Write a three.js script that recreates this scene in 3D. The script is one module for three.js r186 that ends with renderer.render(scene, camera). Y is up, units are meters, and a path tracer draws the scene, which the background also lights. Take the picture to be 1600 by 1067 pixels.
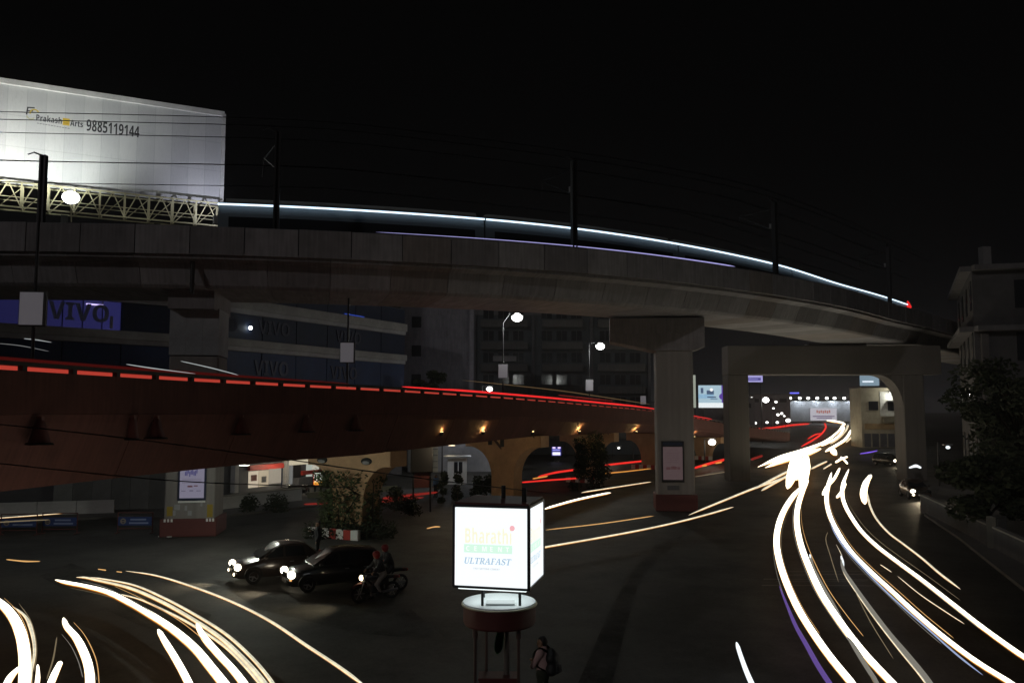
import * as THREE from 'three';
import { mergeGeometries, mergeVertices, toCreasedNormals } from 'three/addons/utils/BufferGeometryUtils.js';
import { RoundedBoxGeometry } from 'three/addons/geometries/RoundedBoxGeometry.js';
import { TextGeometry } from 'three/addons/geometries/TextGeometry.js';
import { FontLoader } from 'three/addons/loaders/FontLoader.js';
import { MarchingCubes } from 'three/addons/objects/MarchingCubes.js';

// ---------------------------------------------------------------- camera, sky, moon, exposure
const EYE = 6.8, FOCAL = 1300, PITCH = Math.atan(106.5 / FOCAL);
const scene = new THREE.Scene();
const camera = new THREE.PerspectiveCamera(2 * Math.atan(533.5 / FOCAL) * 180 / Math.PI, 1.5, 0.1, 3000);
camera.position.set(0, EYE, 0);
camera.rotation.set(PITCH, 0, 0);
scene.add(camera);
{ // night sky: nearly black, with the city's glow low on the horizon ahead and all round
  const w = 256, h = 256, data = new Float32Array(w * h * 4);
  for (let y = 0; y < h; y++) for (let x = 0; x < w; x++) {
    const el = ((y + 0.5) / h - 0.5) * Math.PI;
    const glow = Math.exp(-Math.max(0, el) / 0.075);
    const k = (y * w + x) * 4;
    data[k] = 0.0009 + 0.0050 * glow; data[k + 1] = 0.0009 + 0.0053 * glow; data[k + 2] = 0.00095 + 0.0070 * glow; data[k + 3] = 1;
  }
  const sky = new THREE.DataTexture(data, w, h, THREE.RGBAFormat, THREE.FloatType);
  sky.mapping = THREE.EquirectangularReflectionMapping; sky.magFilter = sky.minFilter = THREE.LinearFilter; sky.needsUpdate = true;
  scene.background = sky; scene.environment = sky; scene.environmentIntensity = 1; scene.backgroundIntensity = 1;
}
const moon = new THREE.DirectionalLight(new THREE.Color(1, 0.95, 0.94), 0.18);
moon.position.set(-62, 46, 48); moon.target.position.set(0, 0, -60); scene.add(moon, moon.target);
moon.castShadow = true; moon.shadow.radius = 4; moon.shadow.mapSize.set(2048, 2048);
Object.assign(moon.shadow.camera, { left: -90, right: 90, top: 90, bottom: -90, near: 1, far: 300 });
const EXPOSURE = 1;
scene.fog = new THREE.FogExp2(new THREE.Color(0.92, 0.9, 0.9), 0.0003);

// ---------------------------------------------------------------- helpers
let seed = 7; const rnd = () => { seed = (seed * 1664525 + 1013904223) >>> 0; return seed / 4294967296; };
const rr = (a, b) => a + (b - a) * rnd();
const V = (x, y, z) => new THREE.Vector3(x, y, z);
const C = (r, g, b) => new THREE.Color(r, g, b);
const cp = Math.cos(PITCH), sp = Math.sin(PITCH);
function ray(u, v) { const x = (u - 800) / FOCAL, y = -(v - 533.5) / FOCAL; return V(x, y * cp + sp, y * sp - cp); }
function gp(u, v, h = 0) { const r = ray(u, v); return r.multiplyScalar((h - EYE) / r.y).add(V(0, EYE, 0)); }      // a point of the plane y = h
function dp(u, v, d) { const r = ray(u, v); return r.multiplyScalar(d / -r.z).add(V(0, EYE, 0)); }                // a point at depth d
const counts = {};
function numbered(n) { const k = counts[n] = (counts[n] ?? -1) + 1; return k ? n + '_' + String(k).padStart(3, '0') : n; }
function clean(g) {
  g = g.index ? g.toNonIndexed() : g;
  for (const k of Object.keys(g.attributes)) if (!['position', 'normal', 'uv'].includes(k)) g.deleteAttribute(k);
  if (!g.attributes.uv) g.setAttribute('uv', new THREE.BufferAttribute(new Float32Array(g.attributes.position.count * 2), 2));
  if (!g.attributes.normal) g.computeVertexNormals();
  return g;
}
const mg = (list) => { list = [].concat(list); return list.length === 1 ? list[0] : mergeGeometries(list.map(clean)); };
function mesh(name, geoms, mat, parent = scene) {
  const m = new THREE.Mesh(mg(geoms), mat); m.castShadow = m.receiveShadow = true;
  m.name = parent === scene ? numbered(name) : name; parent.add(m); return m;
}
function tag(o, label, category, group, kind) {
  o.userData = { label }; if (category) o.userData.category = category;
  if (group) o.userData.group = group; if (kind) o.userData.kind = kind; return o;
}
function thing(name, label, category, pos = V(0, 0, 0), ry = 0, group) {
  const g = new THREE.Group(); g.name = numbered(name); g.position.copy(pos); g.rotation.y = ry; scene.add(g); return tag(g, label, category, group);
}
function copy(src, label, pos, ry) {
  const c = src.clone(); c.name = numbered(src.name.replace(/_\d{3}$/, '')); c.userData = { ...src.userData, label };
  if (pos) c.position.copy(pos); if (ry !== undefined) c.rotation.y = ry; scene.add(c); return c;
}
const struct = (name, g, mat) => { const m = mesh(name, g, mat); m.userData.kind = 'structure'; return m; };
const part = (name, g, mat, parent) => mesh(name, g, mat, parent);
function box(w, h, d, x = 0, y = 0, z = 0, ry = 0, r = 0) {           // centred; uv in metres
  let g;
  if (r) { g = new RoundedBoxGeometry(w, h, d, 2, r); }
  else {
    g = new THREE.BoxGeometry(w, h, d); const uv = g.attributes.uv, n = g.attributes.normal;
    for (let i = 0; i < uv.count; i++) {
      const ax = Math.abs(n.getX(i)) > .5 ? [d, h] : Math.abs(n.getY(i)) > .5 ? [w, d] : [w, h];
      uv.setXY(i, uv.getX(i) * ax[0], uv.getY(i) * ax[1]);
    }
  }
  if (ry) g.rotateY(ry); g.translate(x, y, z); return g;
}
function pbox(w, h, d, x, y, z) { return new THREE.BoxGeometry(w, h, d).translate(x, y, z); }   // a box whose uv spans its face once
function cyl(r0, r1, h, x, y, z, seg = 14) { const g = new THREE.CylinderGeometry(r1, r0, h, seg); g.translate(x, y, z); return g; }
function bar(a, b, r, seg = 6, r2 = r) {
  const d = b.clone().sub(a), g = new THREE.CylinderGeometry(r2, r, d.length(), seg);
  g.applyQuaternion(new THREE.Quaternion().setFromUnitVectors(V(0, 1, 0), d.clone().normalize()));
  const m = a.clone().add(b).multiplyScalar(.5); g.translate(m.x, m.y, m.z); return g;
}
function ball(r, x, y, z, sx = 1, sy = 1, sz = 1, seg = 12) { const g = new THREE.SphereGeometry(r, seg, Math.round(seg * .7)); g.scale(sx, sy, sz); g.translate(x, y, z); return g; }
function tube(pts, radii, n = 48, seg = 7, soft = 0) {                           // a tapering tube with rounded ends
  const curve = new THREE.CatmullRomCurve3(pts, false, 'centripetal'), P = [], N = [], I = [], UVs = [];
  const up = V(0, 1, 0), R = Array.isArray(radii) ? radii : [radii, radii];
  for (let i = 0; i <= n; i++) {
    const t = i / n, p = curve.getPoint(t), T = curve.getTangent(t);
    let r = R[0]; { const f = t * (R.length - 1), k = Math.min(R.length - 2, Math.floor(f)); r = R[k] + (R[k + 1] - R[k]) * (f - k); }
    const e = Math.min(i, n - i); if (soft && e < soft) r *= Math.max(.06, Math.sqrt(e / soft)); else if (e === 0) r *= .12; else if (e === 1) r *= .8;
    const side = T.clone().cross(up).normalize(), u2 = side.clone().cross(T).normalize();
    for (let j = 0; j < seg; j++) {
      const a = j / seg * Math.PI * 2, d = side.clone().multiplyScalar(Math.cos(a)).addScaledVector(u2, Math.sin(a));
      P.push(p.x + d.x * r, p.y + d.y * r, p.z + d.z * r); N.push(d.x, d.y, d.z); UVs.push(t * 4, (Math.sin(a) + 1) / 2);
    }
  }
  for (let i = 0; i < n; i++) for (let j = 0; j < seg; j++) {
    const a = i * seg + j, b = i * seg + (j + 1) % seg; I.push(a, b, a + seg, b, b + seg, a + seg);
  }
  const g = new THREE.BufferGeometry();
  g.setAttribute('position', new THREE.Float32BufferAttribute(P, 3)); g.setAttribute('normal', new THREE.Float32BufferAttribute(N, 3));
  g.setAttribute('uv', new THREE.Float32BufferAttribute(UVs, 2)); g.setIndex(I); return g;
}
function extrude(poly, depth, bevel = 0) {
  const s = new THREE.Shape(poly.map(([x, y]) => new THREE.Vector2(x, y)));
  const g = new THREE.ExtrudeGeometry(s, { depth, bevelEnabled: bevel > 0, bevelSize: bevel, bevelThickness: bevel, bevelSegments: 2, curveSegments: 12 });
  g.translate(0, 0, -depth / 2); return g;
}
class Road {                                                          // a plan curve with heights of its own
  constructor(pts) { this.c = new THREE.CatmullRomCurve3(pts, false, 'centripetal'); this.c.arcLengthDivisions = 800; this.len = this.c.getLength(); }
  at(s) {
    const u = Math.min(1, Math.max(0, s / this.len)), p = this.c.getPointAt(u), t = this.c.getTangentAt(u);
    const f = V(t.x, 0, t.z).normalize(); return { p, f, n: V(-f.z, 0, f.x) };           // n: to the right when walking along
  }
  pt(s, o, y) { const a = this.at(s); return a.p.clone().addScaledVector(a.n, o).add(V(0, y, 0)); }
  find(fn) { let best = 0, bv = 1e9; for (let s = 0; s <= this.len; s += .1) { const v = Math.abs(fn(this.at(s).p)); if (v < bv) { bv = v; best = s; } } return best; }
}
function sweep(road, s0, s1, n, profile) {                            // closed profile [[offset, height]] or a function of s
  const P = [], UV = [], rings = [], pf = typeof profile === 'function' ? profile : () => profile;
  for (let i = 0; i <= n; i++) { const s = s0 + (s1 - s0) * i / n; rings.push(pf(s).map(([o, y]) => road.pt(s, o, y))); }
  const m = rings[0].length, q = (a, b, c, d, uv) => {
    for (const [p, t] of [[a, 0], [b, 1], [c, 2], [a, 0], [c, 2], [d, 3]]) { P.push(p.x, p.y, p.z); UV.push(...uv[t]); }
  };
  for (let i = 0; i < n; i++) {
    const u0 = s0 + (s1 - s0) * i / n, u1 = s0 + (s1 - s0) * (i + 1) / n; let v = 0;
    for (let j = 0; j < m; j++) {
      const k = (j + 1) % m, L = rings[i][j].distanceTo(rings[i][k]);
      q(rings[i][j], rings[i + 1][j], rings[i + 1][k], rings[i][k], [[u0, v], [u1, v], [u1, v + L], [u0, v + L]]); v += L;
    }
  }
  for (const [r, s] of [[rings[0], s0], [rings[n], s1]]) {
    const c2 = pf(s).map(([o, y]) => new THREE.Vector2(o, y));
    for (const tri of THREE.ShapeUtils.triangulateShape(c2, [])) for (const t of tri) { P.push(r[t].x, r[t].y, r[t].z); UV.push(c2[t].x, c2[t].y); }
  }
  const g = new THREE.BufferGeometry();
  g.setAttribute('position', new THREE.Float32BufferAttribute(P, 3)); g.setAttribute('uv', new THREE.Float32BufferAttribute(UV, 2));
  g.computeVertexNormals(); return g;
}
const rect = (o0, o1, y0, y1) => [[o0, y0], [o1, y0], [o1, y1], [o0, y1]];
function loft(sections, crease = .7) {                                // rows of points joined into a skin
  const P = [], I = [], m = sections[0].length;
  for (const s of sections) for (const p of s) P.push(p[0], p[1], p[2]);
  for (let i = 0; i < sections.length - 1; i++) for (let j = 0; j < m - 1; j++) { const a = i * m + j; I.push(a, a + 1, a + m, a + 1, a + m + 1, a + m); }
  let g = new THREE.BufferGeometry(); g.setAttribute('position', new THREE.Float32BufferAttribute(P, 3)); g.setIndex(I);
  g = toCreasedNormals(g, crease); return clean(g);
}
function quadPanel(a, b, c, d, t = .02) {                             // a thin slab on four corners
  const n = b.clone().sub(a).cross(d.clone().sub(a)).normalize().multiplyScalar(t), f = [a, b, c, d], k = f.map((p) => p.clone().add(n));
  const P = [], put = (...q) => { for (const p of [q[0], q[1], q[2], q[0], q[2], q[3]]) P.push(p.x, p.y, p.z); };
  put(...f); put(...k); for (let i = 0; i < 4; i++) put(f[i], f[(i + 1) % 4], k[(i + 1) % 4], k[i]);
  const g = new THREE.BufferGeometry(); g.setAttribute('position', new THREE.Float32BufferAttribute(P, 3)); g.computeVertexNormals(); return clean(g);
}
// ---------------------------------------------------------------- procedural materials
function vnoise(n, cells, r = rnd) {
  const L = cells, v = Array.from({ length: L * L }, () => r()), out = new Float32Array(n * n), sm = (t) => t * t * (3 - 2 * t);
  for (let y = 0; y < n; y++) for (let x = 0; x < n; x++) {
    const fx = x / n * L, fy = y / n * L, x0 = Math.floor(fx), y0 = Math.floor(fy), tx = sm(fx - x0), ty = sm(fy - y0), g = (i, j) => v[(j % L) * L + i % L];
    out[y * n + x] = (g(x0, y0) * (1 - tx) + g(x0 + 1, y0) * tx) * (1 - ty) + (g(x0, y0 + 1) * (1 - tx) + g(x0 + 1, y0 + 1) * tx) * ty;
  }
  return out;
}
function noiseMap(n, layers, lo, hi, metres, fn) {
  const a = new Float32Array(n * n); let tot = 0;
  for (const [c, w] of layers) { const l = vnoise(n, c); for (let i = 0; i < a.length; i++) a[i] += l[i] * w; tot += w; }
  const d = new Uint8Array(n * n * 4);
  for (let i = 0; i < a.length; i++) { let v = a[i] / tot; if (fn) v = fn(v, i % n, Math.floor(i / n), n); const b = 255 * Math.max(0, Math.min(1, lo + (hi - lo) * Math.min(1, Math.max(0, v)))); d[i * 4] = d[i * 4 + 1] = d[i * 4 + 2] = b; d[i * 4 + 3] = 255; }
  const t = new THREE.DataTexture(d, n, n); t.wrapS = t.wrapT = THREE.RepeatWrapping; t.magFilter = t.minFilter = THREE.LinearFilter;
  t.repeat.set(1 / metres, 1 / metres); t.needsUpdate = true; return t;
}
const stainMap = noiseMap(512, [[4, 1], [9, .8], [23, .6], [64, .4], [180, .3]], .5, 1.15, 7);
const asphaltMap = noiseMap(1024, [[5, 1], [14, .9], [40, .5], [160, .4], [500, .6]], -.05, 1.5, 18);
const grainMap = noiseMap(512, [[64, 1], [200, 1], [500, 1]], 0, 1, 1.6);
const mat = (r, g, b, rough = .85, o = {}) => new THREE.MeshStandardMaterial({ color: C(r, g, b), roughness: rough, ...o });
const conc = (r, g, b) => mat(r, g, b, .92, { map: stainMap, bumpMap: grainMap, bumpScale: .004 });
const glow = (r, g, b, k = 1) => new THREE.MeshStandardMaterial({ color: C(.02, .02, .02), emissive: C(r, g, b), emissiveIntensity: k, roughness: .6 });
const streakMap = (() => { const a = vnoise(512, 70), b = vnoise(512, 24); return noiseMap(512, [[6, 1], [20, .7], [90, .4]], .45, 1.15, 6, (v, x, y, n) => .45 * v + .35 * a[Math.floor(y / 14) * n + x] + .25 * b[Math.floor(y / 5) * n + x]); })();
const grime = (r, g, b) => mat(r, g, b, .92, { map: streakMap, bumpMap: grainMap, bumpScale: .004 });
const M = {
  asphalt: new THREE.MeshPhysicalMaterial({ color: C(.08, .077, .072), roughness: .68, specularIntensity: .45, map: asphaltMap, bumpMap: grainMap, bumpScale: .006 }),
  patch: new THREE.MeshPhysicalMaterial({ color: C(.1, .097, .092), roughness: .85, specularIntensity: .3, map: asphaltMap, bumpMap: grainMap, bumpScale: .006 }),
  paving: mat(.12, .115, .11, .9, { map: stainMap }), kerb: conc(.3, .29, .27), line: mat(.45, .44, .4, .8, { map: stainMap }),
  viaduct: [grime(.27, .26, .27), grime(.22, .21, .215), grime(.3, .29, .295), grime(.235, .21, .2)], soffit: conc(.3, .29, .34),
  pier: grime(.28, .26, .245), cap: grime(.24, .225, .23), capPanel: conc(.36, .37, .38), joint: mat(.03, .03, .03),
  flyover: grime(.115, .04, .033), flyWeb: grime(.12, .043, .035), ochre: conc(.6, .38, .22), deck: mat(.07, .07, .07, .8, { map: asphaltMap }),
  steel: mat(.03, .03, .032, .5, { metalness: .6 }), black: mat(.012, .012, .013, .6), rubber: mat(.02, .02, .02, .9), galv: mat(.28, .29, .3, .5, { metalness: .7 }),
  cream: mat(.38, .355, .22, .6), white: conc(.62, .62, .6), paleGrey: conc(.4, .4, .41), darkGrey: conc(.12, .12, .13), blue: mat(.012, .035, .11, .6, { map: stainMap }), navy: mat(.009, .02, .055, .6, { map: stainMap }),
  glass: mat(.02, .022, .026, .12), maroon: mat(.14, .035, .03, .6, { map: stainMap }), redPaint: mat(.4, .04, .03, .6), whitePaint: mat(.7, .7, .68, .6), yellow: mat(.3, .21, .02, .7),
  carBlack: new THREE.MeshPhysicalMaterial({ color: C(.012, .012, .014), roughness: .3, clearcoat: 1, clearcoatRoughness: .06 }),
  carBrown: new THREE.MeshPhysicalMaterial({ color: C(.05, .035, .03), roughness: .35, metalness: .3, clearcoat: 1, clearcoatRoughness: .08 }),
  rim: mat(.35, .35, .36, .35, { metalness: .8 }), leaf: mat(.055, .075, .025, .8, { side: THREE.DoubleSide }), leafDark: mat(.02, .028, .011, .85, { side: THREE.DoubleSide }), bark: mat(.09, .065, .045, .95),
  skin: mat(.28, .16, .1, .6), hair: mat(.012, .01, .009, .6),
};
function canvasTex(w, h, draw) { const c = document.createElement('canvas'); c.width = w; c.height = h; draw(c.getContext('2d'), w, h); const t = new THREE.CanvasTexture(c); t.colorSpace = THREE.SRGBColorSpace; return t; }
function printed(tex, k = 0, rough = .6) { return k ? new THREE.MeshStandardMaterial({ color: C(.03, .03, .03), emissive: C(1, 1, 1), emissiveMap: tex, emissiveIntensity: k, roughness: rough }) : new THREE.MeshStandardMaterial({ map: tex, roughness: rough }); }
const font = await new FontLoader().loadAsync('fonts/droid/droid_sans_bold.typeface.json');
function point(pos, col, cd, size = .1, parent = scene) { const l = new THREE.PointLight(col, cd, 0, 2); l.position.copy(pos); l.castShadow = true; l.shadow.radius = size / .02; parent.add(l); return l; }

// ---------------------------------------------------------------- ground
{
  const g = new THREE.PlaneGeometry(2400, 2400, 1, 1); g.rotateX(-Math.PI / 2); g.translate(0, 0, -700);
  for (let i = 0; i < 4; i++) g.attributes.uv.setXY(i, g.attributes.uv.getX(i) * 2400, g.attributes.uv.getY(i) * 2400);
  struct('road', g, M.asphalt);
}
function groundSheet(name, pix, h, m) {
  const pts = pix.map(([u, v]) => gp(u, v, h)); const s = new THREE.Shape(pts.map((p) => new THREE.Vector2(p.x, -p.z)));
  const g = new THREE.ShapeGeometry(s); g.rotateX(-Math.PI / 2); g.translate(0, h, 0);
  const P = g.attributes.position, uv = g.attributes.uv; for (let i = 0; i < P.count; i++) uv.setXY(i, P.getX(i), P.getZ(i)); return struct(name, g, m);
}
groundSheet('road_patch', [[1024, 852], [1070, 835], [1000, 905], [978, 980], [955, 1075], [900, 1075], [950, 960], [985, 895]], .004, M.patch);
groundSheet('road_patch', [[330, 905], [450, 925], [640, 950], [700, 1000], [560, 990], [400, 950]], .004, M.patch);
groundSheet('road_patch', [[60, 900], [110, 880], [330, 960], [300, 1010], [180, 960]], .004, M.patch);
const worn = mat(.17, .165, .15, .85, { map: stainMap }); for (let i = 0; i < 5; i++) { const v = 893 + i * 5.2 + rr(-.8, .8), w = rr(.8, 1.7), a = 1196 - i * 2 + rr(0, 40), b = 1398 + i * 6 - rr(0, 60), t = rr(-1.5, 1.5); groundSheet('road_marking', [[a, v], [(a + b) / 2, v + t * .4], [b, v + t], [b, v + w + t], [(a + b) / 2, v + w * .7 + t * .4], [a, v + w]], .004, worn); }
function slab(name, pix, h, m) {                                       // a raised island or pavement with a real edge
  const pts = pix.map(([u, v]) => gp(u, v, h)); const s = new THREE.Shape(pts.map((p) => new THREE.Vector2(p.x, -p.z)));
  const g = new THREE.ExtrudeGeometry(s, { depth: h, bevelEnabled: false }); g.rotateX(-Math.PI / 2); return struct(name, g, m);
}
slab('pavement', [[1445, 803], [1500, 840], [1640, 950], [1800, 900], [1560, 770], [1470, 762]], .13, M.paving);
slab('pavement', [[-60, 822], [180, 806], [340, 806], [560, 782], [690, 768], [700, 762], [560, 766], [330, 784], [-60, 800]], .13, M.paving);

// ---------------------------------------------------------------- metro viaduct
const LINE = new Road([[-95, -47], [-70, -45.6], [-40, -45.3], [-18, -46.6], [-6.9, -48.9], [2.5, -52.4], [11, -57.6], [21.6, -66.6], [31.4, -77.7], [39.1, -86], [51.0, -100], [60, -110.5], [76, -130], [100, -166]].map(([x, z]) => V(x, 0, z)));
const SOFFIT = 13.2, DECK = 14.85, PARAPET = 16.2;
{
  const v = thing('metro_viaduct', 'long curved concrete metro viaduct of box segments crossing above the junction', 'viaduct');
  const L0 = 4, L1 = LINE.len - 4;
  for (let s = L0, i = 0; s < L1; s += 2.55, i++) {
    const e = Math.min(s + 2.5, L1), jig = rr(-.015, .02);
    part('parapet_panel', sweep(LINE, s, e, 1, [[4.58, DECK - .12], [4.74 + jig, DECK - .12], [4.74 + jig, PARAPET - .06 + jig], [4.7 + jig, PARAPET + jig], [4.58, PARAPET + jig]]), M.viaduct[[0, 1, 0, 2, 0, 3, 1][Math.floor(rnd() * 7)]], v);
  }
  for (let s = L0, i = 0; s < L1; s += 3.1, i++) {
    const e = Math.min(s + 3.07, L1);
    part('girder_segment', sweep(LINE, s, e, 1, [[-2.6, SOFFIT], [3.05, SOFFIT], [3.25, SOFFIT + .15], [3.75, DECK - .42], [4.5, DECK - .3], [4.5, DECK - .14], [-4.6, DECK - .14], [-4.6, DECK - .3], [-3.3, DECK - .42]]), M.viaduct[[0, 1, 3, 0, 2, 1, 0][Math.floor(rnd() * 7)]], v);
  }
  part('deck_slab', sweep(LINE, L0, L1, 70, rect(-4.55, 4.55, DECK - .13, DECK)), M.viaduct[1], v);
  part('far_parapet', sweep(LINE, L0, L1, 70, rect(-4.75, -4.6, DECK - .12, PARAPET - .2)), M.viaduct[1], v);
  for (const o of [-2.95, -1.45, 1.45, 2.95]) part('rail', sweep(LINE, L0, L1, 60, rect(o - .04, o + .04, DECK + .02, DECK + .2)), M.steel, v);
}
// piers of the viaduct
const sP1 = LINE.find((p) => p.x + 17.6), sP2 = LINE.find((p) => p.x - 11.2);
function plate(w, h, t, tex, k) { return [new THREE.BoxGeometry(w, h, t), printed(tex, k)]; }
{ // left pier
  const a = LINE.at(sP1), ry = -Math.atan2(a.f.z, a.f.x);
  const t = thing('viaduct_pier', 'square pale concrete pier with framed notice and maroon plinth at left', 'pillar', V(a.p.x, 0, a.p.z), ry);
  part('shaft', box(2.62, 9.2, 2.4, 0, 5.15, 0, 0, .12), M.pier, t);
  part('plinth', box(2.95, .95, 2.75, 0, .475, 0, 0, .06), M.maroon, t);
  for (let i = 0; i < 3; i++) part('cap_panel', box(.86, 2.55, 2.6, -.87 + i * .87, 11.05, 0), M.capPanel, t);
  part('cap_beam', box(2.4, 1.0, 4.4, 0, 12.72, 0), M.cap, t);
  for (const s of [-1, 1]) part('bearing_block', box(.7, .18, .7, s * .7, 13.28 - .17, 0), M.cap, t);
  for (const [x, s] of [[-1.0, .8], [1.08, 1.1]]) part('hazard_mark', box(.3, .62 * s, .02, x, 1.35, 1.21), M.yellow, t);
  for (const x of [-1.2, -1.02, -.84, .98, 1.14, 1.3]) part('plinth_mark', box(.1, .16, .02, x, .88, 1.385), M.whitePaint, t);
  part('notice_frame', box(1.46, 2.1, .1, .13, 2.98, 1.25), M.navy, t);
  part('notice_print', pbox(1.26, 1.86, .03, .13, 2.98, 1.31), printed(canvasTex(256, 384, (x, w, h) => {
    x.fillStyle = '#a9a4bd'; x.fillRect(0, 0, w, h); x.fillStyle = '#4a4590'; for (let i = 0; i < 9; i++) x.fillRect(52 + i * 15, 92 - (i % 3) * 12, 11, 44 + (i % 2) * 12);
    x.fillStyle = '#8a8298'; for (let r = 0; r < 4; r++) x.fillRect(26, 172 + r * 14, 200, 5); x.fillStyle = '#6a3b44'; x.fillRect(82, 246, 52, 18); x.fillRect(150, 244, 40, 12); x.fillStyle = '#77718c'; x.fillRect(18, 300, 44, 10); x.fillRect(104, 296, 40, 14); x.fillRect(176, 300, 48, 10);
    x.fillStyle = '#8b5a34'; x.fillRect(70, 10, 26, 22); x.fillRect(150, 8, 30, 20); }), .4), t);
  part('notice_ledge', box(1.4, .1, .06, .13, 1.85, 1.26), M.whitePaint, t);
  for (let i = 0; i < 6; i++) { const w = rr(.1, .3); part('torn_poster', box(w, rr(.15, .4), .012, rr(-1.0, .7), rr(1.2, 2.0), 1.21), M.paleGrey, t); }
  part('drain_pipe', [cyl(.11, .11, 2.2, .45, 14.2 - .3, 4.0), cyl(.13, .13, .12, .45, 13.3, 4.0)], M.black, t);
}
{ // right pier, beside the road
  const a = LINE.at(sP2), ry = -.1;
  const t = thing('viaduct_pier', 'square brown-grey concrete pier with wide cap and pink advertisement frame beside road', 'pillar', V(a.p.x, 0, a.p.z), ry);
  part('shaft', box(2.5, 10.9, 2.2, 0, 5.45, 0, 0, .12), M.pier, t);
  part('plinth', box(2.8, 1.1, 2.5, 0, .55, 0, 0, .05), M.maroon, t);
  const capS = extrude([[-4.3, 13.02], [-4.3, 11.5], [-1.35, 10.85], [1.35, 10.85], [2.0, 11.1], [2.0, 13.02]], 2.5, .05); part('cap_beam', capS, M.cap, t);
  for (const s of [-1, 1]) part('bearing_block', box(.7, .16, .7, s, 13.12, 0), M.cap, t);
  part('advert_frame', box(1.5, 2.75, .14, -.22, 3.3, 1.17), M.steel, t);
  part('advert_header', box(1.3, .22, .05, -.22, 4.5, 1.24), M.navy, t);
  part('advert_print', pbox(1.3, 2.2, .03, -.22, 3.2, 1.25), printed(canvasTex(192, 320, (x, w, h) => {
    x.fillStyle = '#9a7f82'; x.fillRect(0, 0, w, h); x.fillStyle = '#84585c'; x.fillRect(30, 196, 40, 26); x.fillRect(78, 190, 54, 30); x.fillRect(140, 196, 26, 24); x.fillStyle = '#8d7075'; for (let i = 0; i < 5; i++) x.fillRect(34, 60 + i * 22, 120, 6); }), .2), t);
  part('name_plate', box(.8, .3, .03, -.2, 1.55, 1.12), M.darkGrey, t);
}
{ // portal frame over the highway
  const a = gp(1141, 752), b = gp(1174, 752), zc = a.z - 1, x0 = a.x, x1 = 41.3, k = -zc;
  const t = thing('portal_frame', 'wide concrete portal frame carrying the viaduct over the far carriageway', 'portal', V(0, 0, zc));
  const top = 12.95, bot = 10.15, grey = grime(.115, .104, .095);
  part('cross_beam', box(x1 - x0, top - bot, 2.4, (x0 + x1) / 2, (top + bot) / 2, 0, 0, .08), grey, t);
  part('column', box(1.95, bot, 2.2, x0 + .98, bot / 2, 0, 0, .08), grey, t);
  const xr = 37.6; part('column', box(2.0, bot, 2.2, xr + 1, bot / 2, 0, 0, .08), grey, t);
  const arc = [[xr + .02, bot + .01], [xr - 2.4, bot + .01]]; for (let i = 0; i <= 8; i++) { const q = i / 8 * Math.PI / 2; arc.push([xr - 2.4 + 2.42 * Math.sin(q), bot - 3.4 * (1 - Math.cos(q))]); }
  part('haunch', extrude(arc, 2.0), grey, t);
  part('bearing_block', box(5.6, .24, 1.2, 31.6, 13.07, 0), M.cap, t);
}
// overhead masts and wires
const mastPix = [[55, 'beside the floodlight, its bracket against the billboard'], [412, 'to the right of the billboard edge'], [860, 'before the middle of the white train streak'], [1168, 'where the white train streak starts to fall'], [1355, 'near the far end of the white train streak']];
const mastS = mastPix.map(([u]) => LINE.find((p) => { const q = p; const n = 4.25; return q.x + .3 - (u - 800) / FOCAL * (-q.z - 4); }));
let mast0;
mastPix.forEach(([u, where], i) => {
  const a = LINE.at(mastS[i]), p = LINE.pt(mastS[i], 4.2, DECK), ry = -Math.atan2(a.f.z, a.f.x), label = 'dark railway overhead-line mast on viaduct ' + where;
  if (!mast0) {
    mast0 = thing('overhead_line_mast', label, 'mast', p, ry, 'overhead line masts along the viaduct');
    part('post', [box(.09, 6.7, .3, -.11, 3.35, 0), box(.09, 6.7, .3, .11, 3.35, 0), box(.3, 6.7, .05, 0, 3.35, 0)], M.steel, mast0);
    part('foot', box(.6, .12, .6, 0, .06, 0), M.galv, mast0);
    part('bracket_arm', [bar(V(0, 4.7, -.1), V(-.9, 5.9, -2.3), .06), bar(V(0, 6.2, -.1), V(-.9, 5.9, -2.3), .035), bar(V(-.9, 5.9, -2.3), V(-1.0, 4.8, -2.2), .03)], M.steel, mast0);
    part('insulator', [0, 1, 2, 3].map((k) => cyl(.1, .07, .06, -.1, 4.85 + k * .09, -.28)), M.paleGrey, mast0);
    part('top_bracket', [bar(V(.1, 6.6, 0), V(-.5, 6.9, 0), .06), bar(V(-.5, 6.9, 0), V(-.75, 6.7, .1), .04)], M.steel, mast0);
  } else copy(mast0, label, p, ry).scale.y = 1;
  if (i === 0) mast0.scale.y = .74;
});
[[-2.1, 20.3, 'lower thin overhead wire above the far track'], [-2.1, 21.6, 'upper thin overhead wire above the far track'], [2.1, 20.35, 'lower thin overhead wire above the near track'], [2.1, 21.9, 'upper thin overhead wire above the near track'], [4.2, 22.3, 'topmost thin feeder wire along the masts, crossing the billboard'], [4.2, 21.9, 'feeder wire just below the topmost one along the masts']].forEach(([o, y, l]) => {
  const pts = []; for (let s = 25; s <= 150; s += 4) { const sag = Math.sin((s % 28) / 28 * Math.PI) * .25; pts.push(LINE.pt(s, o, y - sag)); }
  tag(mesh('overhead_wire', tube(pts, .022, 90, 4), M.black), l, 'wire', 'overhead wires along the viaduct');
});
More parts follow.
